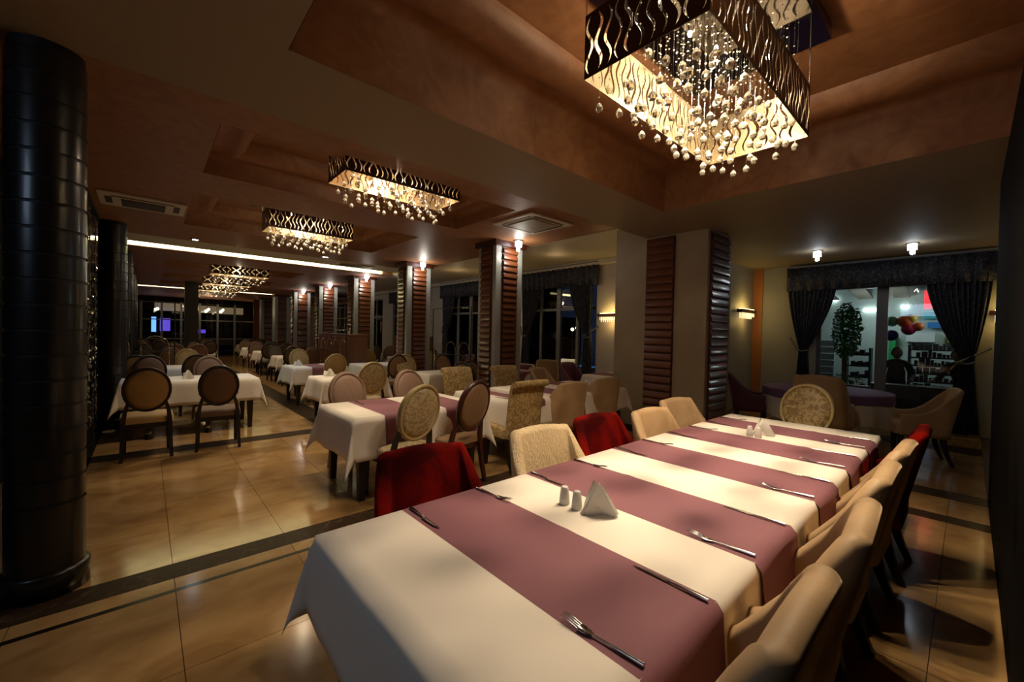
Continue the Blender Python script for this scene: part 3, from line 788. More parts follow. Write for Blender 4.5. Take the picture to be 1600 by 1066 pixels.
KINDS = dict(oval_damask=oval_build('gold_damask', 'gold_frame', RW=.235, RH=.26), tub_tan=tub_build('beige_velvet', POW=3.6, H=.94, TH=.026), tub_plumb=tub_build('plum_velvet', POW=3.6, H=.94, TH=.026), tub_red=tub_build('red_velvet'), tub_cream=tub_build('cream_ruched'), tub_beige=tub_build('beige_velvet'), tub_plum=tub_build('plum_velvet'),
             oval_cream=oval_build('cream_damask', 'gold_frame', RW=.215), oval_brown=oval_build('brown_ribbed', 'mahogany_frame', RW=.20), oval_gold=oval_build('gold_suede', 'dark_wood', RW=.212, RH=.255),
             oval_goldf=oval_build('gold_suede', 'gold_frame', RW=.215, RH=.255),
             oval_dark=oval_build('dark_brown_suede', 'dark_wood', RW=.208), oval_rose=oval_build('rose_ribbed', 'rose_ribbed', RW=.215, H=1.03), oval_grey=oval_build('grey_brown_suede', 'dark_wood'),
             scroll=scroll_build('gold_damask'))
def chair(kind, x, y, rz, label, group=None, nm=None, s=1):
    t = thing('dining_chair' if 'tub' not in kind else 'tub_chair', label, 'chair', (x, y, 0), rz, group)
    copies(kind, KINDS[kind])(t); t.scale = (s, s, s); return t
# the tub back top sits .33 behind the origin
B = .35
FL = 'chairs around the long striped table'
# left side (face -y)
for k, (kd, x, y, rz, lb) in enumerate((
    ('tub_red', 1.06, 1.85, .17, 'dark red velvet tub chair nearest the camera on the left of the long table'),
    ('tub_cream', 1.87, 1.81, .16, 'cream ruched tub chair between the two red ones on the left of the long table'),
    ('tub_red', 2.49, 1.84, .12, 'bright red velvet tub chair in the middle of the long table\'s left side'),
    ('tub_beige', 3.06, 1.73, .12, 'beige velvet tub chair directly after the bright red one, left of the long table'),
    ('tub_beige', 3.78, 1.87, .18, 'beige velvet tub chair at the far left end of the long table'))):
    r = PI-rz; chair(kd, x-B*math.sin(r), y+B*math.cos(r), r, lb, FL)
# right side (face +y)
for k, (kd, x, y, rz, lb) in enumerate((
    ('tub_beige', 1.03, .215, .0, 'beige velvet tub chair closest to the camera on the right of the long table'),
    ('tub_beige', 1.69, .205, .05, 'second beige velvet tub chair on the right of the long table, rolled top lit'),
    ('tub_beige', 2.38, .22, .0, 'third beige velvet tub chair on the right of the long table'),
    ('tub_beige', 3.03, .21, -.03, 'fourth beige velvet tub chair on the right, beside the red one'),
    ('tub_red', 3.70, .18, 0, 'red velvet tub chair at the far right end of the long table'))):
    chair(kd, x-B*math.sin(rz), y+B*math.cos(rz), rz, lb, FL, s=1.04)
chair('oval_damask', 4.78-.02, 1.10, PI/2, 'gold damask round-backed chair at the far head of the long table')

# ------------------------------------------------------------------ second row of tables
table('cloth covered table behind the red and cream chairs', 1.33, 3.48, 2.72, 4.37, TZ)
add_cloth('white tablecloth with pointed corners on the second table row, left part', 1.328, 3.478, 2.722, 4.372, TZ, .37, amp=.012)
runner('purple runner at the left end of the second table row', 1.60, 2.02, 3.478, 4.372, TZ, .28)
runner('purple runner between the two oval-backed chairs of the second table row', 2.24, 2.60, 3.478, 4.372, TZ, .28)
table('cloth covered table between the scroll-back chair and the beige pillar', 3.0, 3.34, 5.25, 4.42, TZ)
add_cloth('white tablecloth on the second table row, right part before the beige pillar', 2.998, 3.338, 5.252, 4.422, TZ, .30, nu=34)
for k, (a, b) in enumerate(((3.18, 3.52), (3.85, 4.25), (4.6, 5.0))):
    runner('purple runner beneath the %s of the second table row' % ['scroll-back chair side', 'middle tub chair side', 'tub chair next to the pillar'][k], a, b, 3.338, 4.422, TZ, .28)
o = cushion(MB(), -.26, -.2, .26, .2, 0, .045, .012, .002).obj('folded_cloth', 'tablecloth', None, (3.62, 4.0, TZ+.007)); tag(o, 'folded white cloth lying on the second table row beyond the oval chairs', 'cloth')
place_set(5.05, 3.75, TZ+.005, 'on the second table row next to the beige pillar', -.6)
for (x, y, r, lb) in ((1.66, 4.33, PI, 'left runner, far side'), (1.98, 3.62, 0, 'left runner, near side'), (3.1, 3.5, 0, 'runner before the scroll-back chair')):
    KN(thing('knife', 'steel knife on the second table row, '+lb, 'knife', (x, y, TZ+.008), r))
SR = 'chairs around the second table row'
chair('oval_cream', 1.74, 3.50, .16, 'cream damask oval-backed chair behind the near red chair', SR)
chair('oval_brown', 2.33, 3.50, .16, 'brown ribbed oval-backed chair left of the scroll-back one', SR)
chair('scroll', 3.14, 3.50, -.02, 'gold damask scroll-back chair seen from behind at the second table row', SR)
chair('tub_tan', 3.90, 3.49, -.15, 'tan tub chair right of the scroll-back chair', SR)
chair('tub_tan', 4.72, 3.55, -.25, 'tan tub chair standing against the massive beige pillar', SR)
chair('oval_rose', 1.75, 4.40, PI+.1, 'rose ribbed round-backed chair at the left end, facing the camera', SR)
chair('oval_rose', 2.50, 4.36, PI+.1, 'rose ribbed round-backed chair half hidden behind the cream oval one', SR)
chair('scroll', 3.38, 4.66, PI, 'gold damask chair facing the camera behind the brown oval chair', SR)
chair('scroll', 4.22, 4.58, PI, 'gold damask chair facing the camera just left of the nearest slim pillar', SR)
chair('tub_tan', 4.98, 4.50, PI+.2, 'small tan tub chair facing the camera beside the nearest slim pillar', SR)

# ------------------------------------------------------------------ left group of tables
def small_table(name, x0, y0, x1, y1, D=.30, rx=None, set_=None, amp=.02):
    tt = table('square table, '+name, x0, y0, x1, y1, TZ)
    add_cloth('white cloth with hanging corners, '+name, x0-.002, y0-.002, x1+.002, y1+.002, TZ, D, amp=amp, nu=16, nv=12)
    if rx: runner('dark purple runner, '+name, rx[0], rx[1], y0-.002, y1+.002, TZ, .25)
    if set_: place_set(set_[0], set_[1], TZ+.005, name)
    return tt
LT = small_table('front table of the left group', -.25, 7.25, 1.3, 8.1, .33, set_=(.47, 7.6))
small_table('rear table of the left group', -.42, 9.7, 1.2, 10.5, .33, set_=(.7, 9.95))
LG = 'round-backed chairs of the left group'
chair('oval_gold', .02, 6.42, 0, 'gold round-backed chair at the front left, seen from behind', LG)
chair('oval_dark', .70, 6.42, -.08, 'dark brown round-backed chair at the front, right of the gold one', LG)
chair('oval_dark', .06, 8.35, PI, 'dark brown round-backed chair just behind the front left gold one', LG)
chair('oval_rose', .80, 8.2, PI, 'brown round-backed chair just behind the front dark one', LG)
chair('oval_gold', -.10, 9.1, 0, 'gold round-backed chair of the rear left table, near its left end', LG)
chair('oval_dark', .66, 9.1, 0, 'dark round-backed chair of the rear left table, right of its gold neighbour', LG)
chair('oval_goldf', .66, 10.75, PI, 'bright gold round-backed chair peeking over the left group', LG)
for k, (x, y) in enumerate(((-.02, 7.30), (.62, 7.30))):
    MB().taper(0, 0, .06, .70, .028, .035).obj('leg', 'dark_wood', LT, (x+.06-LT.location.x, y-LT.location.y, 0))  # trouser-leg shape, attached to the table as an extra leg
    f_ = cushion(MB(), -.045, -.09, .045, .06, 0, .06, .025, .01).obj('shoe', 'black_lacquer', LT, (x+.06-LT.location.x, y-LT.location.y, 0)); MB().lathe([(.036, .062), (.042, .08), (.036, .098)], 12).obj('ring', 'steel', f_)  # shoe with a pale sock ring, attached to the table

small_table('nearer small table beside the dark floor band', 2.0, 6.45, 3.0, 7.2, .34, (2.45, 2.8), (2.25, 6.95))
small_table('farther small table beside the dark floor band', 2.17, 8.8, 3.2, 9.7, .34, (2.5, 2.85), (2.38, 9.3))
chair('oval_cream', 2.55, 6.22, -.1, 'pale gold oval-backed chair at the nearer small table by the floor band')
chair('oval_goldf', 2.78, 8.6, 0, 'gold round-backed chair between the two small tables by the floor band')
chair('oval_goldf', 2.72, 10.3, PI, 'glowing gold round-backed chair at the farther small table')
small_table('table in front of the wooden sideboard', 3.55, 8.75, 4.7, 9.6, .34)
small_table('table between the first and second slim pillars', 3.78, 6.4, 4.9, 7.1, .34)
small_table('purple covered table behind the nearest slim pillar', 5.1, 5.9, 6.0, 6.8, .3, (5.2, 5.9))
MG = 'chairs between the slim pillars'
chair('oval_brown', 3.85, 8.05, -.1, 'dark brown oval-backed chair before the second slim pillar', MG)
chair('oval_goldf', 4.25, 9.95, PI, 'cream oval-backed chair far left of the second slim pillar', MG)
chair('oval_cream', 4.0, 7.4, PI, 'pale damask oval-backed chair at the table between the slim pillars', MG)
chair('oval_cream', 5.1, 8.3, PI, 'pale oval-backed chair just right of the second slim pillar', MG)
chair('oval_brown', 4.2, 5.95, -.3, 'brown oval-backed chair with gold rim left of the nearest slim pillar', MG)
chair('oval_brown', 4.75, 7.2, PI, 'brown oval-backed chair behind the gold rimmed one near the first slim pillar', MG)
chair('oval_dark', 4.1, 5.45, -1.3, 'dark round-backed chair turned sideways against the nearest slim pillar', MG)

# ------------------------------------------------------------------ far hall
FG = 'dim chairs at the far end of the hall'
FL1 = 'dark round-backed chair at a white table in the dim far hall'
def far_table(x, y, nm, wx_=.9, wy=.8):
    table('far hall table, '+nm, x-wx_/2, y-wy/2, x+wx_/2, y+wy/2, TZ)
    add_cloth('white cloth in the far hall, '+nm, x-wx_/2, y-wy/2, x+wx_/2, y+wy/2, TZ, .32, nu=8, nv=8, amp=.02)
random.seed(11)
for (x, y, n, nm) in ((.2, 13.2, 4, 'left block, first row'), (.9, 15.8, 4, 'left block, second row'), (.1, 18.3, 4, 'left block, third row'), (1.5, 19.2, 4, 'left block, by the aisle end'),
                  (3.15, 12.9, 4, 'right of the aisle, first row'), (3.2, 15.9, 4, 'right of the aisle, second row'), (3.3, 18.8, 4, 'right of the aisle, third row'),
                  (1.7, 22, 4, 'middle before the glass end wall'), (3.6, 22.2, 2, 'right corner of the glass end wall'), (.2, 22.5, 2, 'left corner of the glass end wall'),
                  (5.9, 14.0, 2, 'window bay past the fourth pillar'), (5.9, 17.2, 2, 'window bay past the fifth pillar'), (5.9, 11.3, 2, 'window bay past the third pillar')):
    far_table(x, y, nm)
    for k in range(n):
        dx = (-.25, .25, -.25, .25)[k]; f = k < 2; kd = random.choice(('oval_grey', 'oval_dark', 'oval_dark', 'oval_grey', 'oval_rose'))
        chair(kd, x+dx, y+(-.62 if f else .62), 0 if f else PI, '%s round-backed chair, %s %s, %s' % ({'oval_grey': 'grey', 'oval_dark': 'dark', 'oval_rose': 'rosy'}[kd], 'near' if f else 'far', 'left' if dx < 0 else 'right', nm), FG)
chair('tub_plumb', 1.25, 13.0, -PI/2, 'dark plum tub chair at the nearest of the far hall tables')
# ------------------------------------------------------------------ bay tables near the garden window
def round_table(label, x, y, r, D, mt, mb_, lab2, lab3):
    t = thing('round_table', label, 'table', (x, y, 0)); MB().lathe([(0, TZ-.03), (r, TZ-.03), (r, TZ), (0, TZ)], 48).obj('tabletop', 'dark_wood', t); MB().lathe([(.25, 0), (.25, .03), (.05, .06), (.04, TZ-.03)], 20).obj('pedestal', 'dark_wood', t)
    def drape(dz, D, am, k, rr=0):
        P = []; n = 96
        for q in (.01, .5, 1): P.append([(q*(r+rr)*math.cos(2*PI*i/n), q*(r+rr)*math.sin(2*PI*i/n), dz) for i in range(n)])
        for q in (.03, .2, .5, 1):
            P.append([((r+rr+.008+am*q*(.6+math.sin(k*2*PI*i/n)))*math.cos(2*PI*i/n), (r+rr+.008+am*q*(.6+math.sin(k*2*PI*i/n)))*math.sin(2*PI*i/n), dz-D*q*(1+.12*math.cos(4*2*PI*i/n)*(q))) for i in range(n)])
        return MB().grid(P, 0, True, cv=True)
    o = drape(.003, D, .03, 13).obj('tablecloth', mb_, None, (x, y, TZ)); tag(o, lab2, 'tablecloth')
    o = drape(.007, .14, .012, 13, .012).obj('table_topper', mt, None, (x, y, TZ)); tag(o, lab3, 'tablecloth')
round_table('round table in the curtained alcove', 7.9, 1.5, .80, .46, 'violet_cloth', 'tablecloth', 'white cloth hanging below the violet topper of the alcove round table', 'violet topper on the round alcove table')
o = MB()
for i in range(14): bead(o, random.uniform(-.05, .05), random.uniform(-.05, .05), random.uniform(.01, .06), .025, .025)
o = o.obj('napkin_flower', 'paper', None, (7.9, 1.45, TZ+.018)); tag(o, 'small crumpled white napkin decoration on the violet alcove table', 'napkin')
AG = 'chairs around the alcove round table'
chair('tub_plumb', 7.55, 2.42, PI+.35, 'dark plum tub chair in profile on the left of the alcove table', AG)
chair('tub_tan', 6.75, 1.28, -PI/2, 'tan tub chair with its back to the camera in front of the alcove table', AG, s=1.12)
chair('tub_tan', 7.42, .42, .25, 'tan tub chair in profile on the right of the alcove table', AG)
small_table('purple topped bay table left of the wall sconce', 6.35, 4.15, 7.3, 5.0, .3, (6.5, 7.1))
small_table('purple topped bay table by the garden door', 6.5, 7.3, 7.3, 8.1, .3, (6.6, 7.2))
chair('tub_tan', 7.0, 6.55, -.9, 'pale tall tub chair standing before the garden door')
chair('tub_plumb', 6.55, 5.25, PI, 'dark plum chair silhouetted against the garden door')
chair('tub_plumb', 6.15, 8.9, PI/2, 'dark red chair far back between the first two slim pillars')

# ------------------------------------------------------------------ sideboard with iron screens
def screen(label, x, y, L, zt, z0=0, rz=PI/2):
    t = thing('iron_screen', label, 'screen', (x, y, 0), rz); r = .011
    MB().tube([(-L/2, 0, z0), (-L/2, 0, zt)], r, 8).obj('post', 'iron', t); MB().tube([(L/2, 0, z0), (L/2, 0, zt)], r, 8).obj('post', 'iron', t)
    for z in (z0+.25, (z0+zt)/2, zt): MB().tube([(-L/2, 0, z), (L/2, 0, z)], r*.8, 8).obj('rail', 'iron', t)
    n = max(2, int(L/.45))
    for i in range(n):
        cx = -L/2+L*(i+.5)/n; w_ = L/n*.36; zb = (z0+zt)/2
        pts = [(cx-w_, 0, z0+.25), (cx-w_, 0, zb+.1)]+[(cx-w_*math.cos(PI*k/8), 0, zb+.1+w_*math.sin(PI*k/8)) for k in range(9)]+[(cx+w_, 0, zb+.1), (cx+w_, 0, z0+.25)]
        MB().tube(pts, r*.6, 6).obj('arch', 'chrome', t)
    return t
def goblet(x, y, z, label):
    t = thing('wine_glass', label, 'glass', (x, y, z), 0, 'glasses on the sideboard')
    if 'gob' not in SL: SL['gob'] = MB().lathe([(0, .002), (.032, .002), (.030, .005), (.005, .01), (.004, .08), (.02, .095), (.038, .13), (.036, .17), (.030, .20)], 14).mesh('bowl', 'goblet_glass')
    ob('bowl', SL['gob'], t)
def sideboard(label, x, y, L, H=1.05):
    t = thing('sideboard', label, 'sideboard', (x, y, 0))
    MB().box(-.2, -L/2, .06, .2, L/2, H-.03).obj('carcass', 'walnut', t); MB().box(-.22, -L/2-.02, H-.03, .22, L/2+.02, H).obj('top', 'walnut', t, bevel=.006)
    MB().box(-.17, -L/2+.03, 0, .18, L/2-.03, .06).obj('plinth', 'dark_wood', t)
    n = max(2, int(L/.5))
    for i in range(n):
        y0 = -L/2+L*i/n+.015; y1 = -L/2+L*(i+1)/n-.015
        d = MB().box(-.222, y0, .09, -.2005, y1, H-.06).obj('door', 'walnut', t, bevel=.004)
        MB().tube([(-.235, y1-.05, .5), (-.235, y1-.05, .65)], .006, 6).obj('handle', 'iron', d)
        MB().tube([(-.203, -L/2-.001, .3), (-.203, -L/2-.001, .301)], .001, 4)
        ob('door_end', MB().box(-.14, -L/2-.012, .12, .14, -L/2-.0005, H-.1).mesh('door_end', 'walnut'), t) if i == 0 else None
    return t
sideboard('walnut sideboard with wine glasses in front of the third slim pillar', 3.80, 10.9, 2.4, 1.42)
screen('iron arched screen standing before the walnut sideboard', 3.50, 10.9, 2.4, 2.05, 0)
sideboard('walnut sideboard right of the second slim pillar', 5.15, 9.6, 1.3, 1.40)
screen('iron arched rack between the second and first slim pillars', 5.0, 7.6, 1.5, 2.05)
screen('tall iron arched screen beside the second black column', -.15, 10.9, 1.2, 2.0, rz=0)
screen('iron arched screen left of the far tables', -.1, 12.4, 1.0, 2.0, rz=PI/2)
for i in range(6): goblet(3.80, 10.3+.22*i, 1.42, ['leftmost', 'second', 'third', 'fourth', 'fifth', 'rightmost'][5-i]+' of the wine glasses in a row on the walnut sideboard')

# ------------------------------------------------------------------ far lights
for k, (x, y) in enumerate(((1.6, 25), (2.2, 25), (2.8, 25), (.35, 25))):
    for j in range(4 if k < 3 else 2):
        t = thing('globe_lamp', '%s glowing globe of the %s hanging lamp row at the far end' % (['lowest', 'second', 'third', 'topmost'][j], ['left', 'middle', 'right', 'outermost left'][k]), 'lamp', (x+.07*j, y-.5*j*0+.35*j, 2.30+.05*j), 0, 'globe lamps of the %s far row' % ['left', 'middle', 'right', 'outermost left'][k])
        MB().lathe([(0, .06), (.04, .045), (.06, 0), (.04, -.045), (0, -.06)], 12).obj('globe', 'globe', t); MB().tube([(0, 0, .06), (0, 0, .65)], .006, 5).obj('cord', 'iron', t)
tag(box('light_panel', (.22, 27.2, 1.25), (.40, 27.3, 2.0), 'blue_light'), 'bright blue light column behind the far glass wall', 'light panel')
tag(box('light_panel', (.55, 27.4, 1.3), (.95, 27.5, 1.95), 'violet_light'), 'violet lit panel behind the far glass wall, right of the blue column', 'light panel')
tag(box('light_panel', (2.1, 28.4, 1.2), (2.5, 28.5, 1.4), 'violet_light'), 'low violet lit panel behind the middle of the far glass wall', 'light panel')
pillar('dark square pillar standing in the far aisle', .95, 17.0, 1.3, 17.3, 'dark_wood', ZC-.02, [], cap=False)
pillar('gold lit narrow pillar at the end of the far glass wall', 4.2, 24.9, 4.5, 25.1, 'walnut', ZC-.02, [], cap=False)

# ------------------------------------------------------------------ alcove curtains
def curtain(label, x, y0, y1, zt, ztie, yt, zb=.05, side=1):
    """curtain gathered to one side: full width y0..y1 at the top, pulled to yt at the tie"""
    t = thing('curtain', label, 'curtain', (x, 0, 0)); P = []; n = 60
    for i in range(26):
        z = zt-(zt-zb)*i/25
        if z > ztie: q = (zt-z)/(zt-ztie); q = q**1.5; a = y0+(yt-.07-y0)*q; b = y1+(yt+.07-y1)*q; am = .035
        else: q = (ztie-z)/(ztie-zb); a = yt-.07-.08*q; b = yt+.07+.08*q; am = .045
        P.append([(am*math.sin(2*PI*11*k/n)+.01*math.sin(17*k), a+(b-a)*k/n, z) for k in range(n+1)])
    o = MB().grid(P, 0, True).obj('drape', 'curtain', t); s = o.modifiers.new('thick', 'SOLIDIFY'); s.thickness = .006
    MB().tube([(-.05, yt-.09, ztie-.02), (-.075, yt, ztie-.05), (-.05, yt+.09, ztie-.02), (.06, yt+side*.25, ztie+.22)], .018, 8).obj('tieback', 'curtain_band', t)
    return t
def valance(label, x, y0, y1, z0, z1):
    t = thing('valance', label, 'valance', (x, 0, 0)); n = 90
    P = [[(.02*math.sin(2*PI*k/6)+(.0 if i else .0), y0+(y1-y0)*k/n, z) for k in range(n+1)] for i, z in enumerate((z1, (z0+z1)/2, z0))]
    o = MB().grid(P, 0, True).obj('drape', 'curtain', t); s = o.modifiers.new('thick', 'SOLIDIFY'); s.thickness = .02
    MB().box(-.04, y0, z1, .12, y1, z1+.02).obj('rail', 'curtain_band', t)
curtain('left dark patterned curtain of the alcove window, tied back', 9.84, 1.72, 2.52, 2.6, 1.33, 2.22, side=1)
curtain('right dark patterned curtain of the alcove window, tied back', 9.84, -.22, .53, 2.6, 1.22, .02, side=-1)
valance('dark patterned valance across the top of the alcove window', 9.80, -.25, 2.53, 2.49, 2.95)
for k, (a, b) in enumerate(ops[:3]):
    valance('dark patterned valance over the %s garden window of the bay' % ordn[k], 7.62, a-.12, b+.12, 2.68, 3.18)
    if k < 2:
        curtain('dark patterned curtain on the right of the %s garden window' % ordn[k], 7.66, a+.05, a+.75, 2.75, 1.5, a+.18, side=-1)
        curtain('dark patterned curtain on the left of the %s garden window' % ordn[k], 7.66, b-.75, b-.05, 2.75, 1.5, b-.18, side=1)

# ------------------------------------------------------------------ garden outside the bay
struct(box('ground', (7.95, 3.4, -.25), (30, 40, -.1), 'black_marble'))
mat('pool_water_glow', (.02, .12, .25), .05, emit=((.05, .2, .6), .5)); mat('parasol_cloth', (.6, .58, .55), .8); mat('leaf', (.06, .26, .03), .6, rand=.3); mat('hedge_leaf', (.02, .05, .015), .7)
tag(box('pool', (11, 6.5, -.099), (17, 15, -.05), 'pool_water_glow'), 'blue lit swimming pool beyond the garden door', 'pool')  # water emits its blue glow itself, in place of pool lamps
t = thing('parasol', 'closed white parasol in the garden beyond the bay door', 'parasol', (9.6, 7.4, -.1))
MB().lathe([(.0, 2.35), (.05, 2.2), (.11, 1.5), (.15, .95), (.02, .98)], 14).obj('canopy', 'parasol_cloth', t); MB().tube([(0, 0, 0), (0, 0, 2.4)], .02, 8).obj('pole', 'alu', t)
for k, (x, y) in enumerate(((9.3, 6.6), (9.9, 8.6))):
    t = thing('sun_lounger', ['white sun lounger just outside the garden door', 'white sun lounger deeper in the dark garden'][k], 'sun lounger', (x, y, -.1), .5)
    MB().box(-.9, -.3, .3, .4, .3, .36).obj('bed', 'parasol_cloth', t); MB().add([(.4,-.3,.3),(1,-.3,.75),(1,.3,.75),(.4,.3,.3),(.4,-.3,.36),(1,-.3,.8),(1,.3,.8),(.4,.3,.36)], [(0,3,2,1),(4,5,6,7),(0,1,5,4),(1,2,6,5),(2,3,7,6),(3,0,4,7)]).obj('backrest', 'parasol_cloth', t)
    for sx in (-.8, .7):
        for sy in (-.25, .25): MB().box(sx-.02, sy-.02, 0, sx+.02, sy+.02, .3).obj('leg', 'parasol_cloth', t)
def shop_block(label, x, y, w_, d, h, glow):
    t = thing('kiosk', label, 'building', (x, y, -.1)); MB().box(-d/2, -w_/2, 0, d/2, w_/2, h).obj('wall', 'dark_wall', t)
    MB().box(-d/2-.03, -w_/2+.3, .9, -d/2-.001, w_/2-.3, 1.9).obj('lit_window', glow, t); MB().box(-d/2-.3, -w_/2-.1, h, d/2, w_/2+.1, h+.12).obj('roof', 'dark_wall', t)
emis('garden_violet', (.6, .5, 1), 2.5)
emis('kiosk_glow', (1, .72, .6), .55)
for k, (x, y) in enumerate(((12.5, 9.0), (12.0, 11.6), (15, 12.2), (11, 15.5), (16, 17), (18, 15))):
    t = thing('garden_lamp', 'small glowing garden lamp number %s counted from the house, beyond the bay glass' % ['one', 'two', 'three', 'four', 'five', 'six'][k], 'garden lamp', (x, y, -.1))
    MB().tube([(0, 0, 0), (0, 0, 1.5+.2*(k % 3))], .02, 6).obj('post', 'alu', t); MB().lathe([(0, .1), (.08, .06), (.10, 0), (.06, -.08), (0, -.09)], 12).obj('globe', ['globe', 'garden_violet', 'globe'][k % 3], t, (0, 0, 1.55+.2*(k % 3)))
shop_block('low kiosk with a pinkish lit window across the pool', 20, 18.5, 3.5, 2, 2.6, 'kiosk_glow')
def leaves(name, parent, n, cx, cy, cz, rx, ry, rz_, size, m, seed):
    random.seed(seed); mb = MB()
    for i in range(n):
        while True:
            p = [random.uniform(-1, 1) for _ in range(3)]
            if sum(q*q for q in p) < 1: break
        c = Vector((cx+p[0]*rx, cy+p[1]*ry, cz+p[2]*rz_)); u = Vector([random.uniform(-1, 1) for _ in range(3)]).normalized(); v = u.cross(Vector((random.random(), random.random(), .3))).normalized()*size*.4; u = u*size
        mb.add([c-u*.5, c+v*.5, c+u*.5, c-v*.5], [(0, 1, 2, 3)])
    return stuff(mb.obj(name, m, parent))
t = thing('garden_shrub', 'dark leafy shrub outside the nearer garden window', 'shrub', (9.0, 9.3, -.1)); leaves('foliage', t, 700, 0, 0, .9, .5, .6, .9, .13, 'leaf', 4); MB().tube([(0, 0, 0), (0, 0, .9)], .03).obj('stem', 'dark_wood', t)
t = thing('garden_shrub', 'dark leafy shrub outside the second garden window', 'shrub', (9.0, 12.5, -.1)); leaves('foliage', t, 700, 0, 0, .9, .5, .8, .9, .13, 'leaf', 5); MB().tube([(0, 0, 0), (0, 0, .9)], .03).obj('stem', 'dark_wood', t)
light('POINT', (10.5, 9.5, 1.5), 45, (1, .75, .45), .1); light('POINT', (10.5, 7, 2.5), 5, COOL, .1)
light('POINT', (6.6, 6.0, 3.0), 1.6, WARM, .15); light('POINT', (6.4, 9.5, 2.9), 2.5, WARM, .15)

# ------------------------------------------------------------------ shop seen through the alcove window
mat('shop_floor', (.45, .42, .38), .3); mat('shop_wall', (.55, .62, .60), .6); mat('shutter', (.50, .56, .54), .5); mat('awning', (.18, .15, .12), .8); mat('dark_goods', (.02, .02, .03), .6); mat('pot_plum', (.05, .008, .012), .5)
struct(box('ground', (10.18, -3.5, -.2), (17, 3.36, -.012), 'shop_floor'))
struct(box('wall_shop', (14.2, -3.5, 0), (14.35, 5.5, 3.2), 'shop_wall'))
struct(box('wall_shop', (10.3, 4.0, 0), (14.2, 4.15, 3.2), 'shop_wall'))
for k in range(5):
    pass
t = thing('awning', 'striped dark awning above the shop outside the alcove', 'awning', (0, 0, 0))
for i in range(9): MB().add([(11.2, -2.5+.7*i, 2.95), (14.1, -2.5+.7*i, 2.62), (14.1, -2.2+.7*i, 2.62), (11.2, -2.2+.7*i, 2.95), (11.2, -2.5+.7*i, 2.98), (14.1, -2.5+.7*i, 2.65), (14.1, -2.2+.7*i, 2.65), (11.2, -2.2+.7*i, 2.98)], [(0,3,2,1),(4,5,6,7),(0,1,5,4),(1,2,6,5),(2,3,7,6),(3,0,4,7)]).obj('slat', 'awning', t)
t = thing('roller_shutter', 'pale stepped roller shutter outside the left pane', 'shutter', (13.2, 2.62, 0))
for i in range(9): MB().box(-.03-.02*(8-i), -.32, .17*i, .03, .32, .17*i+.15).obj('slat', 'shutter', t)
for k, (x, y, z, L) in enumerate(((14.12, 1.75, 2.3, .3), (14.12, 1.1, 2.36, .14), (14.12, 2.6, 2.6, .3))):
    tag(box('tube_light', (x, y-L/2, z), (x+.08, y+L/2, z+.07), 'fluorescent'), ['glaring white shop lamp seen through the left pane', 'glaring white shop lamp seen through the right pane', 'small shop lamp above the shutter'][k], 'shop lamp')
light('POINT', (13.2, 1.6, 2.2), 16, (.8, 1, .97), .15); light('POINT', (12.9, .0, 2.25), 16, (.8, 1, .97), .15)
tag(box('neon_tube', (12.9, 1.31, 1.55), (12.93, 1.34, 2.6), 'pink_tube'), 'vertical violet neon tube outside beside the window post', 'neon tube')
tag(box('shop_sign', (12.2, .44, 2.22), (12.23, .66, 2.6), 'red_sign'), 'red hanging sign at the top of the right pane', 'sign')
cols = dict(ball_orange=(.8, .18, .03), ball_pink=(.7, .04, .16), ball_green=(.1, .45, .2), ball_yellow=(.8, .55, .05), ball_navy=(.02, .03, .25), box_blue=(.03, .22, .6), box_lime=(.35, .6, .02), box_teal=(.05, .45, .5), box_white=(.8, .85, .85), box_green=(.03, .4, .12))
for n, c in cols.items(): mat(n, c, .4)
random.seed(5)
for k, (m, y, z, r) in enumerate((('ball_green', 1.22, 1.98, .12), ('ball_orange', 1.0, 1.98, .14), ('ball_yellow', .90, 2.04, .11), ('ball_pink', .93, 1.80, .13), ('ball_orange', .78, 1.86, .10), ('ball_navy', 1.22, 1.66, .13))):
    t = thing('beach_ball', '%s beach ball hanging in the shop, %s' % (m.split('_')[1], ['upper left of the bunch', 'centre of the bunch', 'top of the bunch', 'lowest right of the bunch', 'right of the bunch', 'below the bunch'][k]), 'ball', (12.9, y, z))
    MB().lathe([(r*math.sin(PI*i/10)+.0005, r*math.cos(PI*i/10)) for i in range(11)], 16).obj('ball', m, t)
    MB().tube([(0, 0, r), (0, 0, 2.72-z)], .003, 4).obj('cord', 'paper', t)
    MB().lathe([(r*1.01*math.sin(PI*i/20)+.0005, r*1.01*math.cos(PI*i/20)) for i in range(4)], 12).obj('cap', 'box_white', t)
for k, (m, y, z, w_, h) in enumerate((('box_teal', .62, 2.08, .26, .16), ('box_blue', .34, 2.1, .24, .18), ('box_blue', .5, 1.86, .36, .14), ('box_lime', .16, 1.52, .36, .22), ('box_white', .02, 1.84, .2, .2), ('box_green', 1.3, 1.0, .12, .7), ('box_white', .8, 1.52, .5, .22))):
    tag(box('goods_box', (13.98, y-w_/2, z), (14.2, y+w_/2, z+h), m), '%s packed box on the shop shelf, %s' % (m.split('_')[1], ['upper left', 'upper right', 'middle row', 'lower right, widest', 'beside the curtain', 'tall one at left', 'below the balls'][k]), 'box')
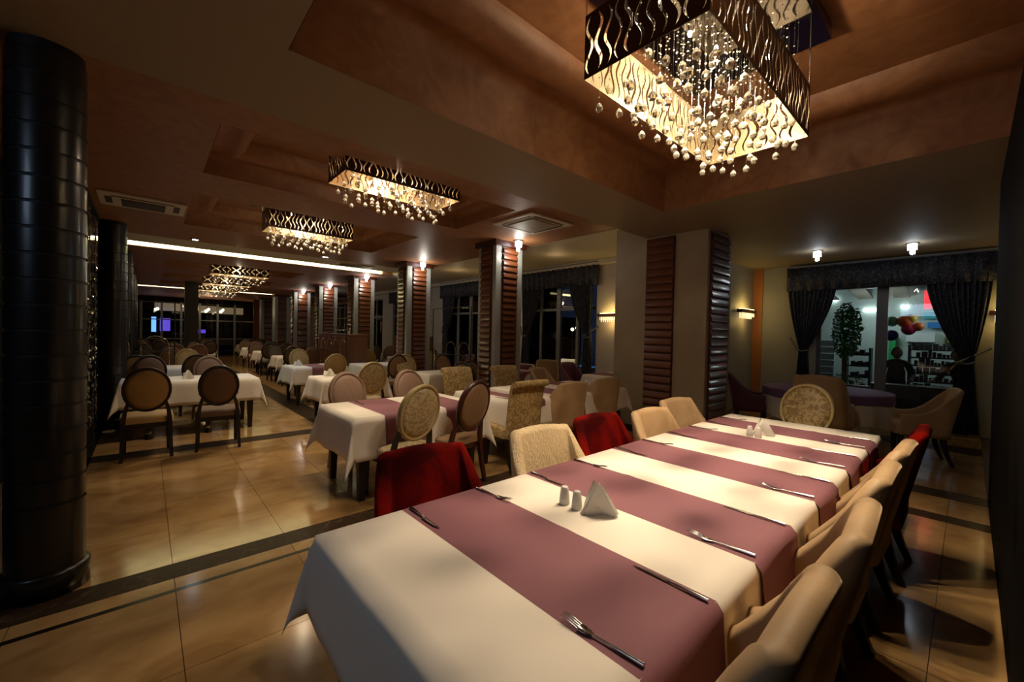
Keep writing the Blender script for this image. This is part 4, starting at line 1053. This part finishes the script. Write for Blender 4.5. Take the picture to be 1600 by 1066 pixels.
def shelf_rack(label, x, y, w_, n, h, seed):
    t = thing('shelf_rack', label, 'shelf', (x, y, 0)); random.seed(seed)
    for i in range(n): MB().box(-.15, -w_/2, h*(i+.3)/n, .15, w_/2, h*(i+.3)/n+.03).obj('shelf', 'dark_wood', t)
    for s in (-1, 1): MB().box(-.15, s*w_/2-.02, 0, .15, s*w_/2+.02, h).obj('side_post', 'dark_wood', t)
    mb = MB()
    for i in range(n):
        y_ = -w_/2+.04
        while y_ < w_/2-.1:
            q = random.uniform(.05, .12); mb.box(-.1, y_, h*(i+.3)/n+.031, .1, y_+q*.8, h*(i+.3)/n+.031+random.uniform(.05, .16)); y_ += q
    stuff(mb.obj('goods', 'dark_goods', t))
shelf_rack('dark shelf rack with goods outside behind the potted tree', 13.0, 1.80, .45, 5, 1.35, 1)
shelf_rack('wide dark rack of small goods behind the seated person', 13.3, .30, 1.25, 8, 1.45, 2)
t = thing('potted_tree', 'leafy green potted tree standing outside the left pane', 'potted tree', (11.3, 1.80, 0))
MB().lathe([(0, 0), (.24, 0), (.34, .42), (.36, .45), (.33, .45), (.31, .40), (0, .40)], 24).obj('pot', 'pot_plum', t)
MB().tube([(0, 0, .4), (.02, .02, 1.2), (0, 0, 1.7)], [.04, .03, .02], 8).obj('trunk', 'walnut', t); leaves('foliage', t, 1100, 0, -.02, 1.72, .24, .26, .62, .10, 'leaf', 9)
t = thing('planter_box', 'dark planter trough with small flowers outside the left pane', 'planter', (10.7, 1.72, 0))
MB().box(-.15, -.42, .0, .15, .42, .62).obj('trough', 'pot_plum', t, bevel=.02); leaves('flowers', t, 160, 0, 0, .72, .14, .38, .12, .06, 'leaf', 12)
# seated people outside, dark against the shop light
mat('skin', (.28, .15, .09), .55); mat('hair', (.01, .008, .007), .5); mat('dark_shirt', (.012, .012, .016), .8); mat('dark_trousers', (.01, .01, .012), .8); mat('eye_white', (.5, .5, .48), .3)
def person(label, x, y, rz, shirt, lean=0, turn=0, arms=((-.1, .34, .78), (.1, .34, .78))):
    t = thing('person', label, 'person', (x, y, 0), rz)   # faces +y, seated at z .45
    V = [(0, 0, .52), (0, -.02, .72), (0, lean*.4, .95), (0, lean, 1.10), (0, lean+.01, 1.17),
         (-.17, lean-.01, 1.07), (-.23, lean+.05, .84), (arms[0][0]-.1, arms[0][1], arms[0][2]), (.17, lean-.01, 1.07), (.23, lean+.05, .84), (arms[1][0]+.1, arms[1][1], arms[1][2]),
         (-.10, .03, .50), (-.12, .42, .50), (-.12, .44, .09), (-.12, .56, .05), (.10, .03, .50), (.12, .42, .50), (.12, .44, .09), (.12, .56, .05)]
    R = [.15, .145, .16, .09, .055, .075, .052, .035, .075, .052, .035, .10, .07, .045, .04, .10, .07, .045, .04]
    E_ = [(0,1),(1,2),(2,3),(3,4),(3,5),(5,6),(6,7),(3,8),(8,9),(9,10),(0,11),(11,12),(12,13),(13,14),(0,15),(15,16),(16,17),(17,18)]
    me = bpy.data.meshes.new('body'); me.from_pydata(V, E_, []); me.materials.append(M[shirt]); o = ob('body', me, t)
    o.modifiers.new('skin', 'SKIN'); 
    sv = me.skin_vertices[0].data if me.skin_vertices else None
    if sv is None:
        bm = bmesh.new(); bm.from_mesh(me); bm.verts.layers.skin.verify(); bm.to_mesh(me); bm.free(); sv = me.skin_vertices[0].data
    for i, r in enumerate(R): sv[i].radius = (r, r*.8 if i < 4 else r)
    sv[0].use_root = True
    o.modifiers.new('sub', 'SUBSURF').levels = 2; o.modifiers['sub'].render_levels = 2
    # head with face, turned
    hd = MB(); P = []
    for i in range(13):
        a = PI*i/12; P.append([((.075 if a < 1.9 else .075-.018*(a-1.9))*math.sin(a)*math.cos(2*PI*j/20), (.092*math.sin(a)*math.sin(2*PI*j/20)*(1.03 if math.sin(2*PI*j/20) > 0 and .9 < a < 2.6 else 1)), .12*math.cos(a)) for j in range(20)])
    hd.grid(P, 0, True, cv=True); hd.tube([(0, .085, .01), (0, .108, -.025), (0, .088, -.035)], [.008, .013, .009], 8); hd.tube([(-.022, .083, -.058), (0, .088, -.06), (.022, .083, -.058)], [.003, .005, .003], 6)
    for s in (-1, 1): hd.tube([(s*.074, 0, .02), (s*.084, -.005, 0), (s*.076, 0, -.025)], [.008, .012, .007], 6)
    h = hd.obj('head', 'skin', t, (0, lean+.03, 1.28)); h.rotation_euler = (0, 0, turn)
    e = MB()
    for s in (-1, 1): e.lathe([(0, .012), (.010, .006), (.012, 0), (.010, -.006), (0, -.012)], 10, s*.028, .080)
    e.obj('eyes', 'eye_white', h, (0, 0, .008))
    P = []
    for i in range(9):
        a = PI*.62*i/8; P.append([((.086*math.sin(a))*math.cos(2*PI*j/20), -.012+.10*math.sin(a)*math.sin(2*PI*j/20)*(.85 if math.sin(2*PI*j/20) > 0 else 1), .13*math.cos(a)+(0 if math.sin(2*PI*j/20) < .3 else .02*i/8)) for j in range(20)])
    MB().grid(P, 0, True, cv=True).obj('hair', 'hair', h)
    for s, (ax_, ay, az) in zip((-1, 1), arms):
        hx = ax_+s*.1; hb = MB(); hb.tube([(hx, ay-.01, az), (hx-s*.01, ay+.04, az), (hx-s*.015, ay+.085, az-.01)], [.022, .034, .030], 8)
        for k in range(4): hb.tube([(hx-s*.01+(k-1.5)*.017, ay+.08, az-.008), (hx-s*.01+(k-1.5)*.019, ay+.115-.008*abs(k-1.3), az-.018), (hx-s*.01+(k-1.5)*.018, ay+.14-.012*abs(k-1.3), az-.04)], [.0095, .0088, .007], 6)
        hb.tube([(hx-s*.03, ay+.03, az), (hx-s*.055, ay+.06, az-.008), (hx-s*.05, ay+.085, az-.02)], [.012, .010, .008], 6); hb.obj('hand', 'skin', t)
    return t
person('dark-haired person in a dark shirt seated outside beyond the window post', 11.35, .98, PI/2+.15, 'dark_shirt', .06, .1)
person('person in dark clothes bent over a table outside, right of the seated one', 11.3, .05, 1.15, 'dark_shirt', .2, .5, ((-.1, .42, .80), (.12, .45, .80)))
for k, (x, y) in enumerate(((11.35, .98), (11.3, .05))):
    t = thing('stool', ['dark stool under the person seated outside beyond the window post', 'dark stool under the bent person outside'][k], 'stool', (x, y, 0))
    MB().lathe([(0, .40), (.17, .40), (.18, .42), (.17, .44), (0, .445)], 20).obj('seat', 'dark_wood', t)
    for i in range(4): MB().taper(0, 0, 0, .40, .014, .018).obj('leg', 'dark_wood', t, (.12*math.cos(PI/4+i*PI/2), .12*math.sin(PI/4+i*PI/2), 0))
t = thing('counter', 'dark low counter outside in front of the two people', 'counter', (10.42, .42, 0))
MB().box(-.18, -.80, 0, .18, .80, .68).obj('body', 'dark_goods', t); MB().box(-.2, -.82, .68, .2, .82, .72).obj('top', 'dark_wood', t)
